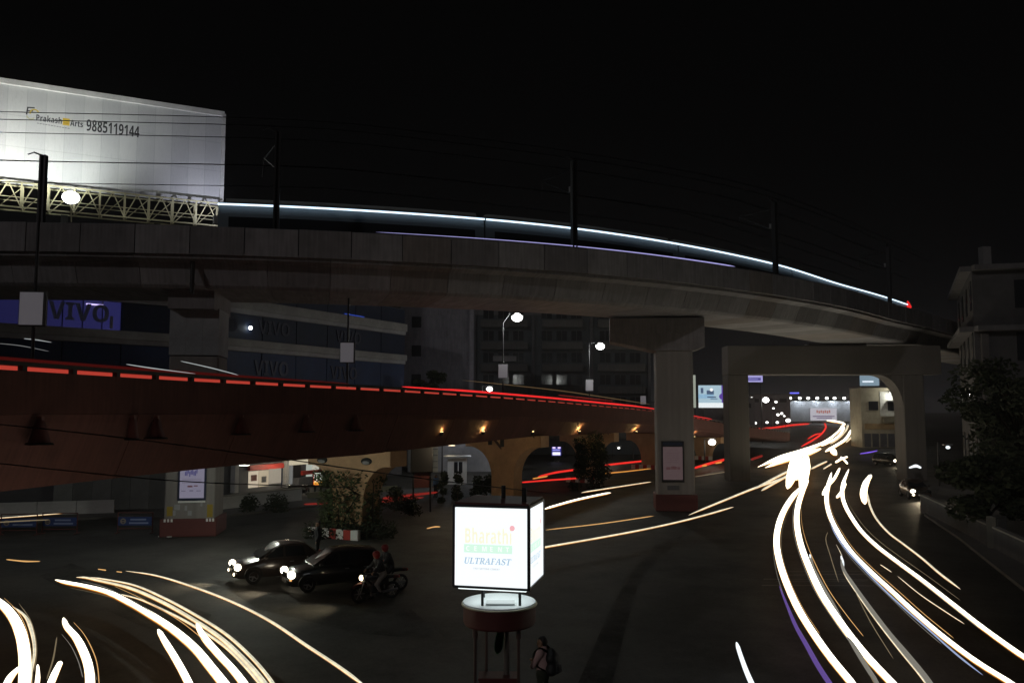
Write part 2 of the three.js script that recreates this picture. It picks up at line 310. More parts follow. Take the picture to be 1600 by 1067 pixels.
// ---------------------------------------------------------------- metro train on the far track
{
  const s0 = LINE.find((p) => p.x + 17.0), s1 = LINE.find((p) => p.x - .487 * -p.z), n = 5, L = (s1 - s0) / n;
  const t = thing('metro_train', 'metro train with bright white light line along its roof edge on the viaduct', 'train');
  const body = mat(.10, .125, .145, .6), dark = M.glass, strip = glow(.66, .84, 1, 1.9), roofM = mat(.2, .2, .18, .7), F = DECK + .35, R = 18.9, oc = -2.1;
  for (let i = 0; i < n; i++) {
    const a = s0 + i * L + .06, b = s0 + (i + 1) * L - .06;
    const coach = part('coach', sweep(LINE, a, b, 10, [[oc - 1.45, F], [oc + 1.45, F], [oc + 1.45, R - .75], [oc + 1.38, R - .3], [oc + 1.1, R], [oc - 1.1, R], [oc - 1.45, R - .4]]), body, t);
    part('window_band', sweep(LINE, a + .6, b - .6, 10, rect(oc + 1.46, oc + 1.48, F + .2, R - .95)), dark, coach);
    part('light_strip', sweep(LINE, a, b, 12, rect(oc + 1.5, oc + 1.6, R - .29, R - .2)), strip, coach);
    part('roof_fairing', sweep(LINE, a + .3, b - .3, 10, [[oc - .9, R + .005], [oc + .9, R + .005], [oc + .7, R + .3], [oc - .7, R + .3]]), roofM, coach);
    if (i < n - 1) part('gangway', sweep(LINE, b, s0 + (i + 1) * L + .06, 1, rect(oc - 1.1, oc + 1.2, F + .2, R - .35)), M.black, t);
  }
  const end = LINE.pt(s1 - .2, oc + 1.5, R + .25), dn = LINE.pt(s1 - .2, oc + 1.7, R - .75);
  part('tail_lamp', tube([end, end.clone().lerp(dn, .5), dn], [.08, .2, .32], 8), glow(.8, .02, .02, 1), t);
}
{ // light line beside the near track
  const sA = LINE.find((p) => p.x + 8.5), sB = LINE.find((p) => p.x - 12.4), pts = [], pts2 = [];
  for (let i = 0; i <= 20; i++) { const s = sA + (sB - sA) * i / 20; pts.push(LINE.pt(s, 4.3, PARAPET + .16)); if (i > 2) pts2.push(LINE.pt(s - .4, 4.3, PARAPET + .03 - (i > 18 ? .02 : 0))); }
  const t = thing('walkway_light', 'thin violet-white light line along the top of the viaduct parapet', 'light');
  part('upper_tube', tube(pts, [.012, .03, .045], 50, 5), glow(.42, .40, .80, .9), t); part('lower_tube', tube(pts2, [.008, .02, .03], 50, 5), glow(.5, .62, .65, .5), t);
}
{ const p = dp(1463, 499, 118), t = thing('signal_lamp', 'small red signal lamp beyond the end of the train', 'signal', V(p.x, 0, p.z));
  part('post', bar(V(0, DECK, 0), V(0, p.y, 0), .06), M.steel, t); part('lens', ball(.26, 0, p.y, .1), glow(1, .05, .04, 3), t); part('hood', cyl(.3, .3, .5, 0, p.y + .25, -.05), M.black, t); }

// ---------------------------------------------------------------- flyover
const FLY = new Road([[-15.6, 7.6, -10], [-13.45, 7.97, -21.8], [-11.95, 7.95, -29], [-9.55, 7.93, -36.8], [-6.0, 7.86, -44.3], [-1.6, 7.7, -53], [2.6, 7.5, -62], [8.6, 7.15, -75], [14.7, 6.75, -88], [30, 4.9, -115], [50, 2.7, -150]].map(([x, y, z]) => V(x, y === 7.6 ? 7.97 : y, z)));
const FO = (o) => -o;                                                 // offsets to the left of the near edge
const thick = (s) => { const z = -FLY.at(s).p.z; return 3.42 - Math.min(1, Math.max(0, (z - 42) / 20)) * .75 - Math.min(1, Math.max(0, (z - 66) / 60)) * .9; };
const FW = 6.6, flyEnd = FLY.len - .5;
{
  const t = thing('flyover', 'low brown concrete flyover with slotted parapet, curving away beneath the metro viaduct', 'flyover');
  part('near_parapet', sweep(FLY, 0, flyEnd, 60, () => rect(-.28, 0, -1.3, -.12)), M.flyover, t);
  part('far_parapet', sweep(FLY, 0, flyEnd, 60, () => rect(-FW, -FW + .25, -1.3, -.5)), M.flyover, t);
  part('deck', sweep(FLY, 0, flyEnd, 60, () => rect(-FW + .26, -.29, -1.25, -.95)), M.deck, t);
  const segN = 26; for (let i = 0; i < segN; i++) { const a = flyEnd * i / segN, b = flyEnd * (i + 1) / segN - .03;
    part('girder_segment', sweep(FLY, a, b, 3, (s) => [[-.05, -1.31], [-.12, -1.55], [-.9, -thick(s)], [-FW + .9, -thick(s)], [-FW, -1.5], [-FW, -1.31]]), M.flyWeb, t); }
  for (let s = 1.2, i = 0; s < flyEnd - 1; s += 1.95, i++) part('rail_post', sweep(FLY, s - .085, s + .085, 1, rect(-.19, -.03, -.125, .02)), M.black, t);
  part('top_rail', sweep(FLY, 0, flyEnd, 70, rect(-.22, 0, .02, .13)), M.black, t);
  part('far_rail', sweep(FLY, 0, flyEnd, 60, rect(-FW + .02, -FW + .1, .05, .12)), M.steel, t);
  for (let s = 2; s < 46; s += 1.35) part('far_rail_post', sweep(FLY, s - .03, s + .03, 1, rect(-FW + .02, -FW + .1, -.5, .05)), M.steel, t);
  const hop = (u) => FLY.find((p) => p.x - (u - 800) / FOCAL * -p.z);
  for (const u of [60, 205, 243, 375, 478, 555]) { const s = hop(u), h = FLY.pt(s, .1, -1.42);
    const g = cyl(u === 205 ? .22 : .33, .12, .62, h.x, h.y - .35, h.z, 4); part('drain_hopper', [g, box(.14, .12, .14, h.x, h.y, h.z)], M.maroon, t); part('drain_lip', cyl(u === 205 ? .26 : .42, u === 205 ? .24 : .38, .06, h.x, h.y - .69, h.z, 4), M.black, t); }
}
// hammerhead piers of the flyover
function hammer(w, h, stem, capH, arcH) {
  const p = [[-w / 2, h], [-w / 2, h - capH]], x1 = -stem / 2, q = (t) => t * Math.PI / 2;
  for (let i = 0; i <= 10; i++) p.push([-w / 2 + .25 + (x1 + w / 2 - .25) * Math.sin(q(i / 10)), h - capH - arcH * (1 - Math.cos(q(i / 10)))]);
  p.push([x1, 0]); for (const [x, y] of p.slice().reverse()) p.push([-x, y]); return p.filter((a, i) => !i || a[0] !== p[i - 1][0] || a[1] !== p[i - 1][1]);
}
const flyPiers = [[45, 'ochre hammerhead flyover pier wrapped in creeper, nearest of the row', 5.5, 1.9], [62, 'ochre hammerhead flyover pier behind the signal gantry', 6.2, 1.75], [79, 'flyover pier with glowing top left of the tall square pier', 5.4, 1.7], [96, 'flyover pier with glowing top hard against the tall square pier', 5.4, 1.7], [114, 'flyover pier with glowing top seen between tall pier and portal', 5.0, 1.7]];
flyPiers.forEach(([d, label, w, stem], i) => {
  const s = FLY.find((p) => p.z + d), a = FLY.at(s), c = FLY.pt(s, -FW / 2, 0), top = c.y - thick(s) - .02, ry = -Math.atan2(a.n.z, a.n.x);
  const t = thing('flyover_pier', label, 'pillar', V(c.x, 0, c.z), ry, 'hammerhead piers under the flyover');
  part('shaft', extrude(hammer(w, top, stem, .75, 2.3), 1.5, .04), M.ochre, t);
  part('bearing_block', [box(.8, .2, .8, -1.5, top + .08, 0), box(.8, .2, .8, 1.5, top + .08, 0)], M.cap, t);
  if (i === 0) for (const x of [-1.75, 1.25]) { const e = ball(.36, x, top - .5, .82, 1, .55, .3, 16); part('bulkhead_ring', e, M.black, t); part('bulkhead_lens', ball(.26, x, top - .56, .87, 1, .45, .3), M.paleGrey, t); }
  for (let k = -3; k <= 3; k++) part('kerb_block', box(.46, .5, .25, k * .47, .25, 1.9), k % 2 ? M.whitePaint : M.redPaint, t);
  if (i > 0) { const lx = w / 2 - .3, e = V(lx - .2, top + .35, 1.15); part('uplight', [cyl(.12, .16, .22, e.x, e.y - .1, e.z), bar(V(e.x, e.y - .2, e.z), V(e.x, e.y - .5, .7), .03)], M.steel, t); part('uplight_lens', ball(.13, e.x, e.y + .02, e.z), glow(1, .72, .3, 2.5), t);
    point(V(e.x, e.y + .16, e.z + .05), C(1, .62, .2), i === 1 ? 7 : 4, .08, t); }
});
[[37.5, -3.4, 34, [.93, 1, .86], 'lighting the maroon-plinth pier'], [54, -3.2, 12, [1, .78, .5], 'between the two nearest flyover piers']].forEach(([z, o, cd, col, w]) => {
  const s = FLY.find((p) => p.z + z), y = -thick(s), p = FLY.pt(s, o, y), t = thing('under_deck_lamp', 'small lamp fixed under the flyover deck, ' + w, 'lamp', p);
  part('bracket', box(.12, .18, .12, 0, -.07, 0), M.steel, t); part('housing', box(.5, .12, .26, 0, -.2, 0, 0, .03), M.galv, t); part('lamp_lens', box(.42, .03, .2, 0, -.275, 0), glow(...col, 3), t); point(V(0, -.42, 0), C(...col), cd, .1, t);
});

// ---------------------------------------------------------------- lamp posts with small boards along the flyover
[[700, 'above the board on posts'], [765, 'above the second flyover pier'], [912, 'above the violet sign'], [1000, 'hard left of the tall square pier'], [1089, 'between the tall pier and portal column']].forEach(([u, w], i) => {
  const s = FLY.find((p) => p.x - (u - 800) / FOCAL * -p.z), q = FLY.pt(s, -.42, -2.3), t = thing('wall_light', 'small golden light washing the flyover girder, ' + w, 'lamp', q, 0, 'golden lights along the flyover girder');
  part('bracket', bar(V(-.45, .1, 0), V(0, -.06, 0), .03), M.steel, t); part('housing', cyl(.1, .13, .2, 0, -.1, 0, 10), M.steel, t); part('lamp_lens', cyl(.1, .1, .03, 0, .02, 0, 10), glow(1, .7, .28, 3), t); point(V(.02, .16, 0), C(1, .62, .2), i === 0 ? 2.5 : 6, .08, t);
});
let board0;
[[53, 483, 28, 'nearest and largest, before the blue building'], [543, 551, 47.5, 'second nearest, above the blue shop bands'], [786, 580, 68, 'below the brightest street lamp'], [921, 602, 84, 'below the second bright street lamp'], [1005, 625, 112, 'smallest, hard left of the tall square pier']].forEach(([u, v, d, where], i) => {
  const c = dp(u, v, d), s = FLY.find((p) => p.distanceTo(V(c.x, p.y, c.z)) - 6), base = FLY.at(FLY.find((p) => p.z - c.z)).p.y - .95;
  const label = 'blank pale board on a flyover lamp post, ' + where, pos = V(c.x, base, c.z);
  const t = thing('post_board', label, 'board', pos, .12, 'small boards on the flyover lamp posts');
  const y = c.y - base;
  part('post', bar(V(0, 0, 0), V(0, i === 4 ? 6.2 : 7.6, 0), .07, 8, .045), M.steel, t);
  part('board_case', box(.86, 1.2, .16, 0, y, .1, 0, .02), M.black, t);
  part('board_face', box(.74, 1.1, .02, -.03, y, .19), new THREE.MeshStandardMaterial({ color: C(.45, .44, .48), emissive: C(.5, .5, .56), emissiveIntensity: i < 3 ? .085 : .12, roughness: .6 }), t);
  if (i === 2 || i === 3) {
    const [lu, lv] = i === 2 ? [808, 496] : [938, 541], l = dp(lu, lv, d), q = l.clone().sub(pos).applyAxisAngle(V(0, 1, 0), -.12);
    part('arm', [bar(V(0, 7.5, 0), V(q.x * .5, Math.max(7.6, q.y + .35), q.z * .5), .05), bar(V(q.x * .5, Math.max(7.6, q.y + .35), q.z * .5), V(q.x, q.y + .22, q.z), .045)], M.steel, t);
    part('lamp_head', ball(.5, q.x, q.y + .16, q.z - .1, 1.1, .3, .8), M.galv, t);
    part('lamp_lens', ball(.46, q.x, q.y, q.z, 1, .75, .8), glow(1, 1, .95, 9), t);
    point(V(q.x, q.y - .5, q.z + .6), C(.95, 1, .95), 55, .3, t);
  }
});

// ---------------------------------------------------------------- big billboard at left
const BB = { r: V(-25.75, 0, -72), dir: V(-.894, 0, .447), n: V(.447, 0, .894), w: 30, y0: 24.75, y1: 32.75 };
{
  const ry = Math.atan2(BB.n.x, BB.n.z), mid = BB.r.clone().addScaledVector(BB.dir, BB.w / 2);
  const t = thing('billboard', 'huge pale hoarding with a phone number on a lit roof truss at left', 'billboard', V(mid.x, 0, mid.z), ry);
  const W = BB.w, H = BB.y1 - BB.y0, S = 2048, hpx = Math.round(S * H / W);
  const tex = canvasTex(S, hpx, (x, w, h) => {
    x.fillStyle = '#b3b5b4'; x.fillRect(0, 0, w, h);
    for (let i = 0; i < 22; i++) { x.fillStyle = i % 2 ? 'rgba(90,92,96,.05)' : 'rgba(230,232,232,.05)'; x.fillRect(i * w / 22, 0, w / 22, h); x.fillStyle = 'rgba(70,72,78,.22)'; x.fillRect(i * w / 22, 0, 2, h); }
    for (let i = 0; i < 9000; i++) { x.fillStyle = `rgba(${rnd() > .5 ? '60,62,66' : '225,228,226'},${.03 * rnd()})`; x.fillRect(rnd() * w, rnd() * h, 2 + rnd() * 5, 4 + rnd() * 40); }
    for (const f of [.3, .62]) { x.fillStyle = 'rgba(70,72,78,.25)'; x.fillRect(0, f * h, w, 2); }
    const px = w / W, X = (m) => w - m * px;                              // metres measured from the right edge
    const put = (str, t, y, wid, size, col) => { x.font = `bold ${size * px}px sans-serif`; x.fillStyle = col; const k = wid * px / x.measureText(str).width; x.save(); x.translate(X(t), y * h); x.scale(k, 1); x.fillText(str, 0, 0); x.restore(); };
    x.textBaseline = 'middle'; put('9885119144', 10.7, .305, 4.05, 1.3, '#121318'); put('Prakash', 14.35, .295, 1.9, .72, '#202127'); put('Arts', 11.87, .303, .95, .72, '#202127');
    x.fillStyle = '#b89a2c'; x.fillRect(X(12.42), h * .262, .5 * px, .6 * px); x.fillStyle = '#8f7a2c'; x.fillRect(X(12.34), h * .282, .34 * px, .09 * px); x.fillRect(X(12.34), h * .307, .34 * px, .09 * px);
    x.strokeStyle = '#23242a'; x.lineWidth = .1 * px; x.beginPath(); x.moveTo(X(15.0), h * .28); x.lineTo(X(14.93), h * .205); x.lineTo(X(14.45), h * .2); x.stroke(); x.beginPath(); x.moveTo(X(14.93), h * .24); x.lineTo(X(14.55), h * .235); x.stroke();
    x.strokeStyle = '#b09a38'; x.beginPath(); x.arc(X(14.45), h * .255, .3 * px, 2.8, 5.8); x.stroke(); x.strokeStyle = '#9b9a80'; x.beginPath(); x.arc(X(14.7), h * .285, .28 * px, .6, 3); x.stroke();
    x.fillStyle = 'rgba(60,60,66,.6)'; for (let i = 0; i < 12; i++) x.fillRect(X(14.25 - i * .2), h * (.35 + i * .001), .15 * px, .06 * px);
  });
  const face = new THREE.PlaneGeometry(W, H); part('print', box(W, H, .12, 0, (BB.y0 + BB.y1) / 2, -.14), M.paleGrey, t);
  face.translate(0, (BB.y0 + BB.y1) / 2, -.07); part('printed_sheet', face, printed(tex, 0, .75), t);
  part('top_trim', box(W + .3, .42, .5, 0, BB.y1 + .2, -.05), M.white, t); part('end_trim', box(.3, H + .4, .5, W / 2 + .12, (BB.y0 + BB.y1) / 2, -.05), M.white, t);
  const fr = []; // catwalk truss under the sheet
  const tz = .55, yA = BB.y0 - .1, yB = BB.y0 - 2.1;
  for (const z of [tz - .9, tz + .5]) { part('truss_chord', [bar(V(-W / 2, yA, z), V(W / 2, yA, z), .07), bar(V(-W / 2, yB, z), V(W / 2, yB, z), .07), bar(V(-W / 2, (yA + yB) / 2 - .2, z), V(W / 2, (yA + yB) / 2 - .2, z), .04)], M.cream, t); }
  for (let i = 0; i <= 16; i++) { const x = W / 2 - .2 - i * 1.85; part('truss_post', [box(.14, 2.1, .14, x, (yA + yB) / 2, tz + .5), box(.14, 2.1, .14, x, (yA + yB) / 2, tz - .9), bar(V(x, yB, tz - .9), V(x, yB, tz + .5), .05)], M.cream, t);
    if (i < 16) part('truss_brace', [bar(V(x, yB, tz + .5), V(x - .92, yA, tz + .5), .05), bar(V(x - .92, yA, tz + .5), V(x - 1.85, yB, tz + .5), .05), bar(V(x, yA, tz - .9), V(x - 1.85, yB, tz - .9), .04)], M.cream, t); }
  for (const x of [-11, -4, 3, 10]) part('support_column', box(.5, yB - 17.5, .5, x, (yB + 17.5) / 2, -.5), M.steel, t);
}
{ // floodlights on outriggers before the billboard
  const ry = Math.atan2(BB.n.x, BB.n.z);
  const at = dp(110, 311, 62.5);
  function flood(p, label, size, col, e, cd) {
    const t = thing('floodlight', label, 'floodlight', p, ry, 'floodlights before the billboard');
    part('outrigger', bar(V(0, -.3, -.2), V(0, -1.1, -3.2), .05), M.cream, t); part('housing', box(.95, .7, .4, 0, .05, .1, 0, .05), M.galv, t);
    part('lens', ball(size, 0, .05, .3, 1, .8, .55, 14), glow(...col, e), t);
    return t;
  }
  const t = flood(at, 'blazing white floodlight on the truss before the billboard', .6, [1, 1, .96], 20);
  const sl = new THREE.SpotLight(C(.95, 1, .95), 210, 0, 1.25, .9, 2); sl.position.set(0, .3, -.4); sl.target.position.set(-1.5, 6, -3.5); t.add(sl, sl.target); sl.castShadow = true; sl.shadow.radius = 10;
  point(V(0, -.1, 1.1), C(.95, 1, .97), 40, .3, t);
  for (const [off, k, c2] of [[-6.5, 300, C(1, 1, .93)], [10.8, 95, C(.8, .82, 1)]]) {
    const p = at.clone().addScaledVector(BB.dir, -off), q = off < 0 ? flood(p, 'floodlight left of the blazing one, before the billboard', .3, [1, 1, .96], 10) : flood(p.add(V(0, -.6, 0)), 'dim floodlight near the right end of the billboard truss', .1, [.8, .85, 1], 1);
    const s2 = new THREE.SpotLight(c2, k, 0, 1.2, .9, 2); s2.position.set(0, .3, -.5); s2.target.position.set(0, 4, -3.2); q.add(s2, s2.target); s2.castShadow = true;
  }
}

// ---------------------------------------------------------------- buildings
const onBoard = (a, b, s, y, o = 0) => { const d = b.clone().sub(a), L = d.length(), f = d.clone().divideScalar(L), n = V(-f.z, 0, f.x); return a.clone().addScaledVector(f, s).addScaledVector(n, o).setY(y); };
{ // the building with blue bands
  const P0 = V(-37.2, 0, -52.4), Cn = V(-23.3, 0, -66.7), R = V(-11.6, 0, -88.4);
  const t = thing('shop_building', 'long building with pale bands and dark blue phone-shop panels behind viaduct', 'building');
  const sh = new THREE.Shape([[P0.x, -P0.z], [Cn.x, -Cn.z], [R.x, -R.z], [R.x - 22, -R.z + 14], [P0.x - 22, -P0.z + 22]].map(([x, y]) => new THREE.Vector2(x, y)));
  const g = new THREE.ExtrudeGeometry(sh, { depth: 17.5, bevelEnabled: false }); g.rotateX(-Math.PI / 2); part('wall', g, M.darkGrey, t);
  const segs = [[P0, Cn], [Cn, R]];
  const slabOn = (name, a, b, s0, s1, y0, y1, d, m, parent = t) => { const L = (s0 + s1) / 2, c = onBoard(a, b, L, (y0 + y1) / 2, d / 2 + .01), f = b.clone().sub(a); const bx = box(s1 - s0, y1 - y0, d, 0, 0, 0, 0); bx.rotateY(-Math.atan2(f.z, f.x)); bx.translate(c.x, c.y, c.z); return part(name, bx, m, parent); };
  for (const [a, b] of segs) {
    const L = a.distanceTo(b), n = a === P0 ? 5 : 6, w = L / n;
    for (const [y0, y1] of [[15.05, 15.85], [11.95, 12.55], [8.4, 9.0], [4.9, 5.5]]) { slabOn('band', a, b, 0, L, y0, y1, .5, conc(.36, .36, .345)); slabOn('band_ledge', a, b, 0, L, y0 - .35, y0, .3, M.paleGrey); }
    for (const [y0, y1] of [[12.6, 14.65], [9.05, 11.55], [5.55, 8.0]]) for (let i = 0; i < n; i++) {
      if (a === P0 && y0 === 12.6 && (i === 1 || i === 2)) continue;
      slabOn('blue_panel', a, b, i * w + .04, (i + 1) * w - .04, y0, y1, .18, y0 === 9.05 ? M.blue : M.navy);
    }
    if (a === Cn) for (const [y0, y1] of [[15.9, 17.4]]) for (let i = 0; i < n; i++) slabOn('blue_panel', a, b, i * w + .04, (i + 1) * w - .04, y0, y1, .15, M.navy);
  }
  { // lit glazed bay
    const [a, b] = segs[0], L = a.distanceTo(b), w = L / 5;
    for (const [i, k] of [[1, .8], [2, 1]]) for (let j = 0; j < 3; j++) slabOn('lit_window', a, b, (i + j / 3) * w + .05, (i + (j + 1) / 3) * w - .05, 12.6, 14.65, .04, glow(.0155 * k, .0155 * k, .075 * k, rr(.75, 1.1)), t);
    slabOn('tube_lamp', a, b, 2.38 * w, 2.66 * w, 14.3, 14.38, .22, glow(.6, .5, 1, 1.6));
    slabOn('mannequin', a, b, 2.8 * w, 2.85 * w, 12.7, 13.6, .12, M.paleGrey);
  }
  const letter = (i, s, y, size, k) => { const [a, b] = segs[i], f = b.clone().sub(a); const lg = new TextGeometry('VIVO', { font, size, depth: .08, curveSegments: 3 }); lg.computeBoundingBox(); lg.rotateY(-Math.atan2(f.z, f.x)); const p = onBoard(a, b, s, y, .2); lg.translate(p.x, p.y, p.z); part('lettering', lg, mat(.07 * k, .08 * k, .13 * k, .6), t); };
  letter(1, 3.6, 13.2, 1.15, .6); letter(1, 13.5, 13.2, 1.15, .5); letter(1, 3.2, 9.7, 1.25, .9); letter(1, 12.8, 9.7, 1.2, .6); letter(0, 7.0, 13.1, 1.25, 2.2); letter(0, 17.2, 13.1, 1.2, .6);
  { const p = onBoard(Cn, R, 2.5, 13.55, .45); part('lamp', ball(.16, p.x, p.y, p.z), glow(.9, 1, 1, 8), t); }
  { const p = onBoard(Cn, R, 14.6, 15.98, .3), q = onBoard(Cn, R, 17.6, 15.95, .3); part('blue_lamp_line', bar(p, q, .045), glow(.03, .08, .55, .6), t); }
  // ground floor shops
  for (const [a, b, y0, y1, k, c] of [[3.1, 4.1, .35, 1.7, .5, [.95, .8, .6]], [4.2, 5.3, .35, 1.7, .42, [.9, .74, .52]], [5.4, 6.8, .5, 1.9, .34, [.8, .7, .55]], [7.5, 8.2, .3, 1.9, .25, [.6, .62, .6]], [10.0, 10.7, .6, 2.1, .45, [.8, .85, .75]], [10.8, 11.6, .5, 2.1, .5, [.9, .85, .7]]]) slabOn('shopfront', Cn, R, a, b, y0, y1, .1, glow(...c, k));
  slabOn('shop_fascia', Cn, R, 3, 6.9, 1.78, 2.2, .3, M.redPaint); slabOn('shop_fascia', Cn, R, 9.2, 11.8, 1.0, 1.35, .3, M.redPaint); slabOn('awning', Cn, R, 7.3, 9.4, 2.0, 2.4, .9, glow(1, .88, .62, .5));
  slabOn('door', Cn, R, 8.4, 9.2, .13, 1.95, .12, M.black); slabOn('door', Cn, R, 6.9, 7.4, .13, 1.9, .12, M.navy); slabOn('counter', Cn, R, 8.2, 10.4, .13, .8, .8, M.darkGrey); slabOn('poster', Cn, R, 3.3, 3.9, .9, 1.4, .16, M.maroon); slabOn('poster', Cn, R, 4.5, 5.0, .7, 1.2, .16, M.darkGrey);
  for (const s of [1.2, 6.95, 12.4]) slabOn('pilaster', Cn, R, s, s + .4, .13, 4.8, .5, M.paleGrey);
  point(onBoard(Cn, R, 5.5, 2.0, 2.2), C(1, .86, .62), 14, .3, t);
}
{ // grey slab tower
  const p = dp(682, 600, 98), w = 8.6;
  const t = thing('apartment_building', 'plain grey-violet slab tower between blue building and dark block', 'building', V(p.x, 0, p.z), .05);
  part('wall', box(w, 21, 8, 0, 10.5, -4), grime(.15, .145, .17), t); part('edge_pilaster', box(.5, 21, .4, w / 2 - .2, 10.5, .2), grime(.2, .195, .225), t);
  for (let i = 0; i < 5; i++) part('window', box(1.1, 1.3, .08, -2.4, 3.5 + i * 3.4, .04), M.glass, t);
  part('roof_slab', box(w + .4, .3, 8.4, 0, 21.15, -4), M.darkGrey, t);
}
{ // dark office block with balconies
  const p = dp(878, 600, 128), w = 27.4;
  const t = thing('office_building', 'wide dark block with windows and balcony bands behind two street lamps', 'building', V(p.x, 0, p.z), 0);
  part('wall', box(w, 21.4, 12, 0, 10.7, -6), mat(.035, .045, .055, .6, { map: streakMap }), t);
  for (let f = 0; f < 6; f++) for (let c = 0; c < 3; c++) {
    const x = -w / 2 + 1.2 + c * 9; part('balcony', box(c === 1 ? 6.2 : 7.2, 1.1, 1.0, x + 3.6, 3.0 + f * 3.4, .51), grime(.1, .1, .1), t);
    for (let k = 0; k < 3; k++) { const wn = part('window', box(1.6, 1.5, .08, x + 1.2 + k * 2.3, 4.6 + f * 3.4, .05), M.glass, t); part('window_frame', [box(1.72, .08, .1, x + 1.2 + k * 2.3, 5.38 + f * 3.4, .06), box(.06, 1.5, .1, x + 1.2 + k * 2.3, 4.6 + f * 3.4, .06)], M.darkGrey, wn); }
  }
  for (const x of [-w / 2 + .25, -4.4, 4.6, w / 2 - .25]) part('pilaster', box(.45, 21.4, .4, x, 10.7, .21), grime(.09, .09, .1), t);
  part('shop_sign', box(3.6, .8, .12, -8.8, 14.6, .55), conc(.25, .25, .26), t);
  part('roof_parapet', box(w + .2, .8, .3, 0, 21.8, -.1), M.darkGrey, t); part('roof_house', box(4, 2.6, 4, -9, 22.7, -6), M.darkGrey, t);
}
{ // dim building at right
  const A = V(36.3, 0, -65), L = V(44.5, 0, -82.5), R = V(60, 0, -60);
  const t = thing('residential_building', 'dim cream building with deep eaves at right edge above dark trees', 'building');
  const sh = new THREE.Shape([[A.x, 65], [L.x, 82.5], [L.x + 16, 76], [R.x, 60]].map(([x, y]) => new THREE.Vector2(x, y)));
  const g = new THREE.ExtrudeGeometry(sh, { depth: 17.7, bevelEnabled: false }); g.rotateX(-Math.PI / 2); part('wall', g, conc(.085, .082, .085), t);
  const on = (a, b, s0, s1, y0, y1, d, m, name, sgn) => { const f = b.clone().sub(a), c = a.clone().add(f.clone().normalize().multiplyScalar((s0 + s1) / 2)).addScaledVector(V(-f.z, 0, f.x).normalize(), sgn * (d / 2 + .01)).setY((y0 + y1) / 2); const q = box(s1 - s0, y1 - y0, d); q.rotateY(-Math.atan2(f.z, f.x)); q.translate(c.x, c.y, c.z); part(name, q, m, t); };
  const LA = A.distanceTo(L), LR = A.distanceTo(R);
  for (const [y, d] of [[17.7, .8], [12.9, 1.0]]) { on(L, A, 0, LA, y, y + .4, d, conc(.13, .125, .13), 'eave', 1); on(A, R, 0, LR, y, y + .4, d, conc(.13, .125, .13), 'eave', 1); }
  for (let f = 0; f < 4; f++) { for (let k = 0; k < 4; k++) on(L, A, 2.5 + k * 4.9, 3.9 + k * 4.9, 2.4 + f * 4.1, 4.7 + f * 4.1, .06, M.glass, 'window', 1); for (let k = 0; k < 4; k++) on(A, R, 3 + k * 5.5, 5 + k * 5.5, 2.4 + f * 4.1, 4.6 + f * 4.1, .06, M.glass, 'window', 1); }
  for (const s of [.4, 6.2, 12]) on(A, R, s, s + .5, 0, 12.7, .4, conc(.11, .1, .1), 'pilaster', 1);
  part('roof_room', box(7, 3, 6, 50, 19.4, -70), conc(.24, .23, .24), t);
  part('chimney', box(.7, 2.8, .7, 40.3, 19.2, -70), conc(.26, .25, .25), t);
}
{ // lit building beyond the portal
  const d = 150, p = dp(1384, 690, d), t = thing('corner_shop_building', 'cream corner shop building with lit upper room seen through the portal', 'building', V(p.x, 0, p.z), -.15);
  const k = d / FOCAL, Y = (v) => EYE + (640 - v) * k, X = (u) => (u - 1384) * k;
  part('wall', box(X(1412) - X(1350), Y(606), 8, (X(1412) + X(1350)) / 2, Y(606) / 2, -4), conc(.42, .38, .28), t);
  part('upper_wall', box(X(1408) - X(1378), Y(612) - Y(650), .1, (X(1408) + X(1378)) / 2, (Y(612) + Y(650)) / 2, .06), conc(.6, .6, .55), t);
  part('window', box(X(1388) - X(1374), 1.6, .1, X(1381) - 1.5, Y(634), .12), M.glass, t); part('window', box(1.6, 1.6, .1, X(1396), Y(635), .15), M.glass, t);
  part('balcony', box(X(1408) - X(1380), .9, 1.2, X(1394), Y(656), .7), conc(.3, .28, .2), t); part('awning', box(X(1404) - X(1388), .1, .9, X(1396), Y(626), .5), M.galv, t);
  part('shop_fascia', box(X(1412) - X(1354), 1.0, .3, X(1383), Y(666), .2), conc(.4, .28, .14), t);
  for (let i = 0; i < 5; i++) part('shop_shutter', box(1.1, 2.4, .08, X(1358) + i * 1.35, 1.3, .08), M.darkGrey, t);
  part('ceiling_lamp', ball(.3, X(1394), Y(615), .7, 1.4, .6, 1), glow(1, 1, .92, 6), t); point(V(X(1394), Y(617), 1.4), C(1, 1, .9), 22, .3, t);
  part('roof_sign', box(3.3, 2.2, .2, X(1366), Y(593), -1), glow(.35, .5, .62, .55), t); part('roof_sign_text', box(1.9, .3, .1, X(1366) - .3, Y(596), -.84), glow(.8, .9, 1, 1), t);
}
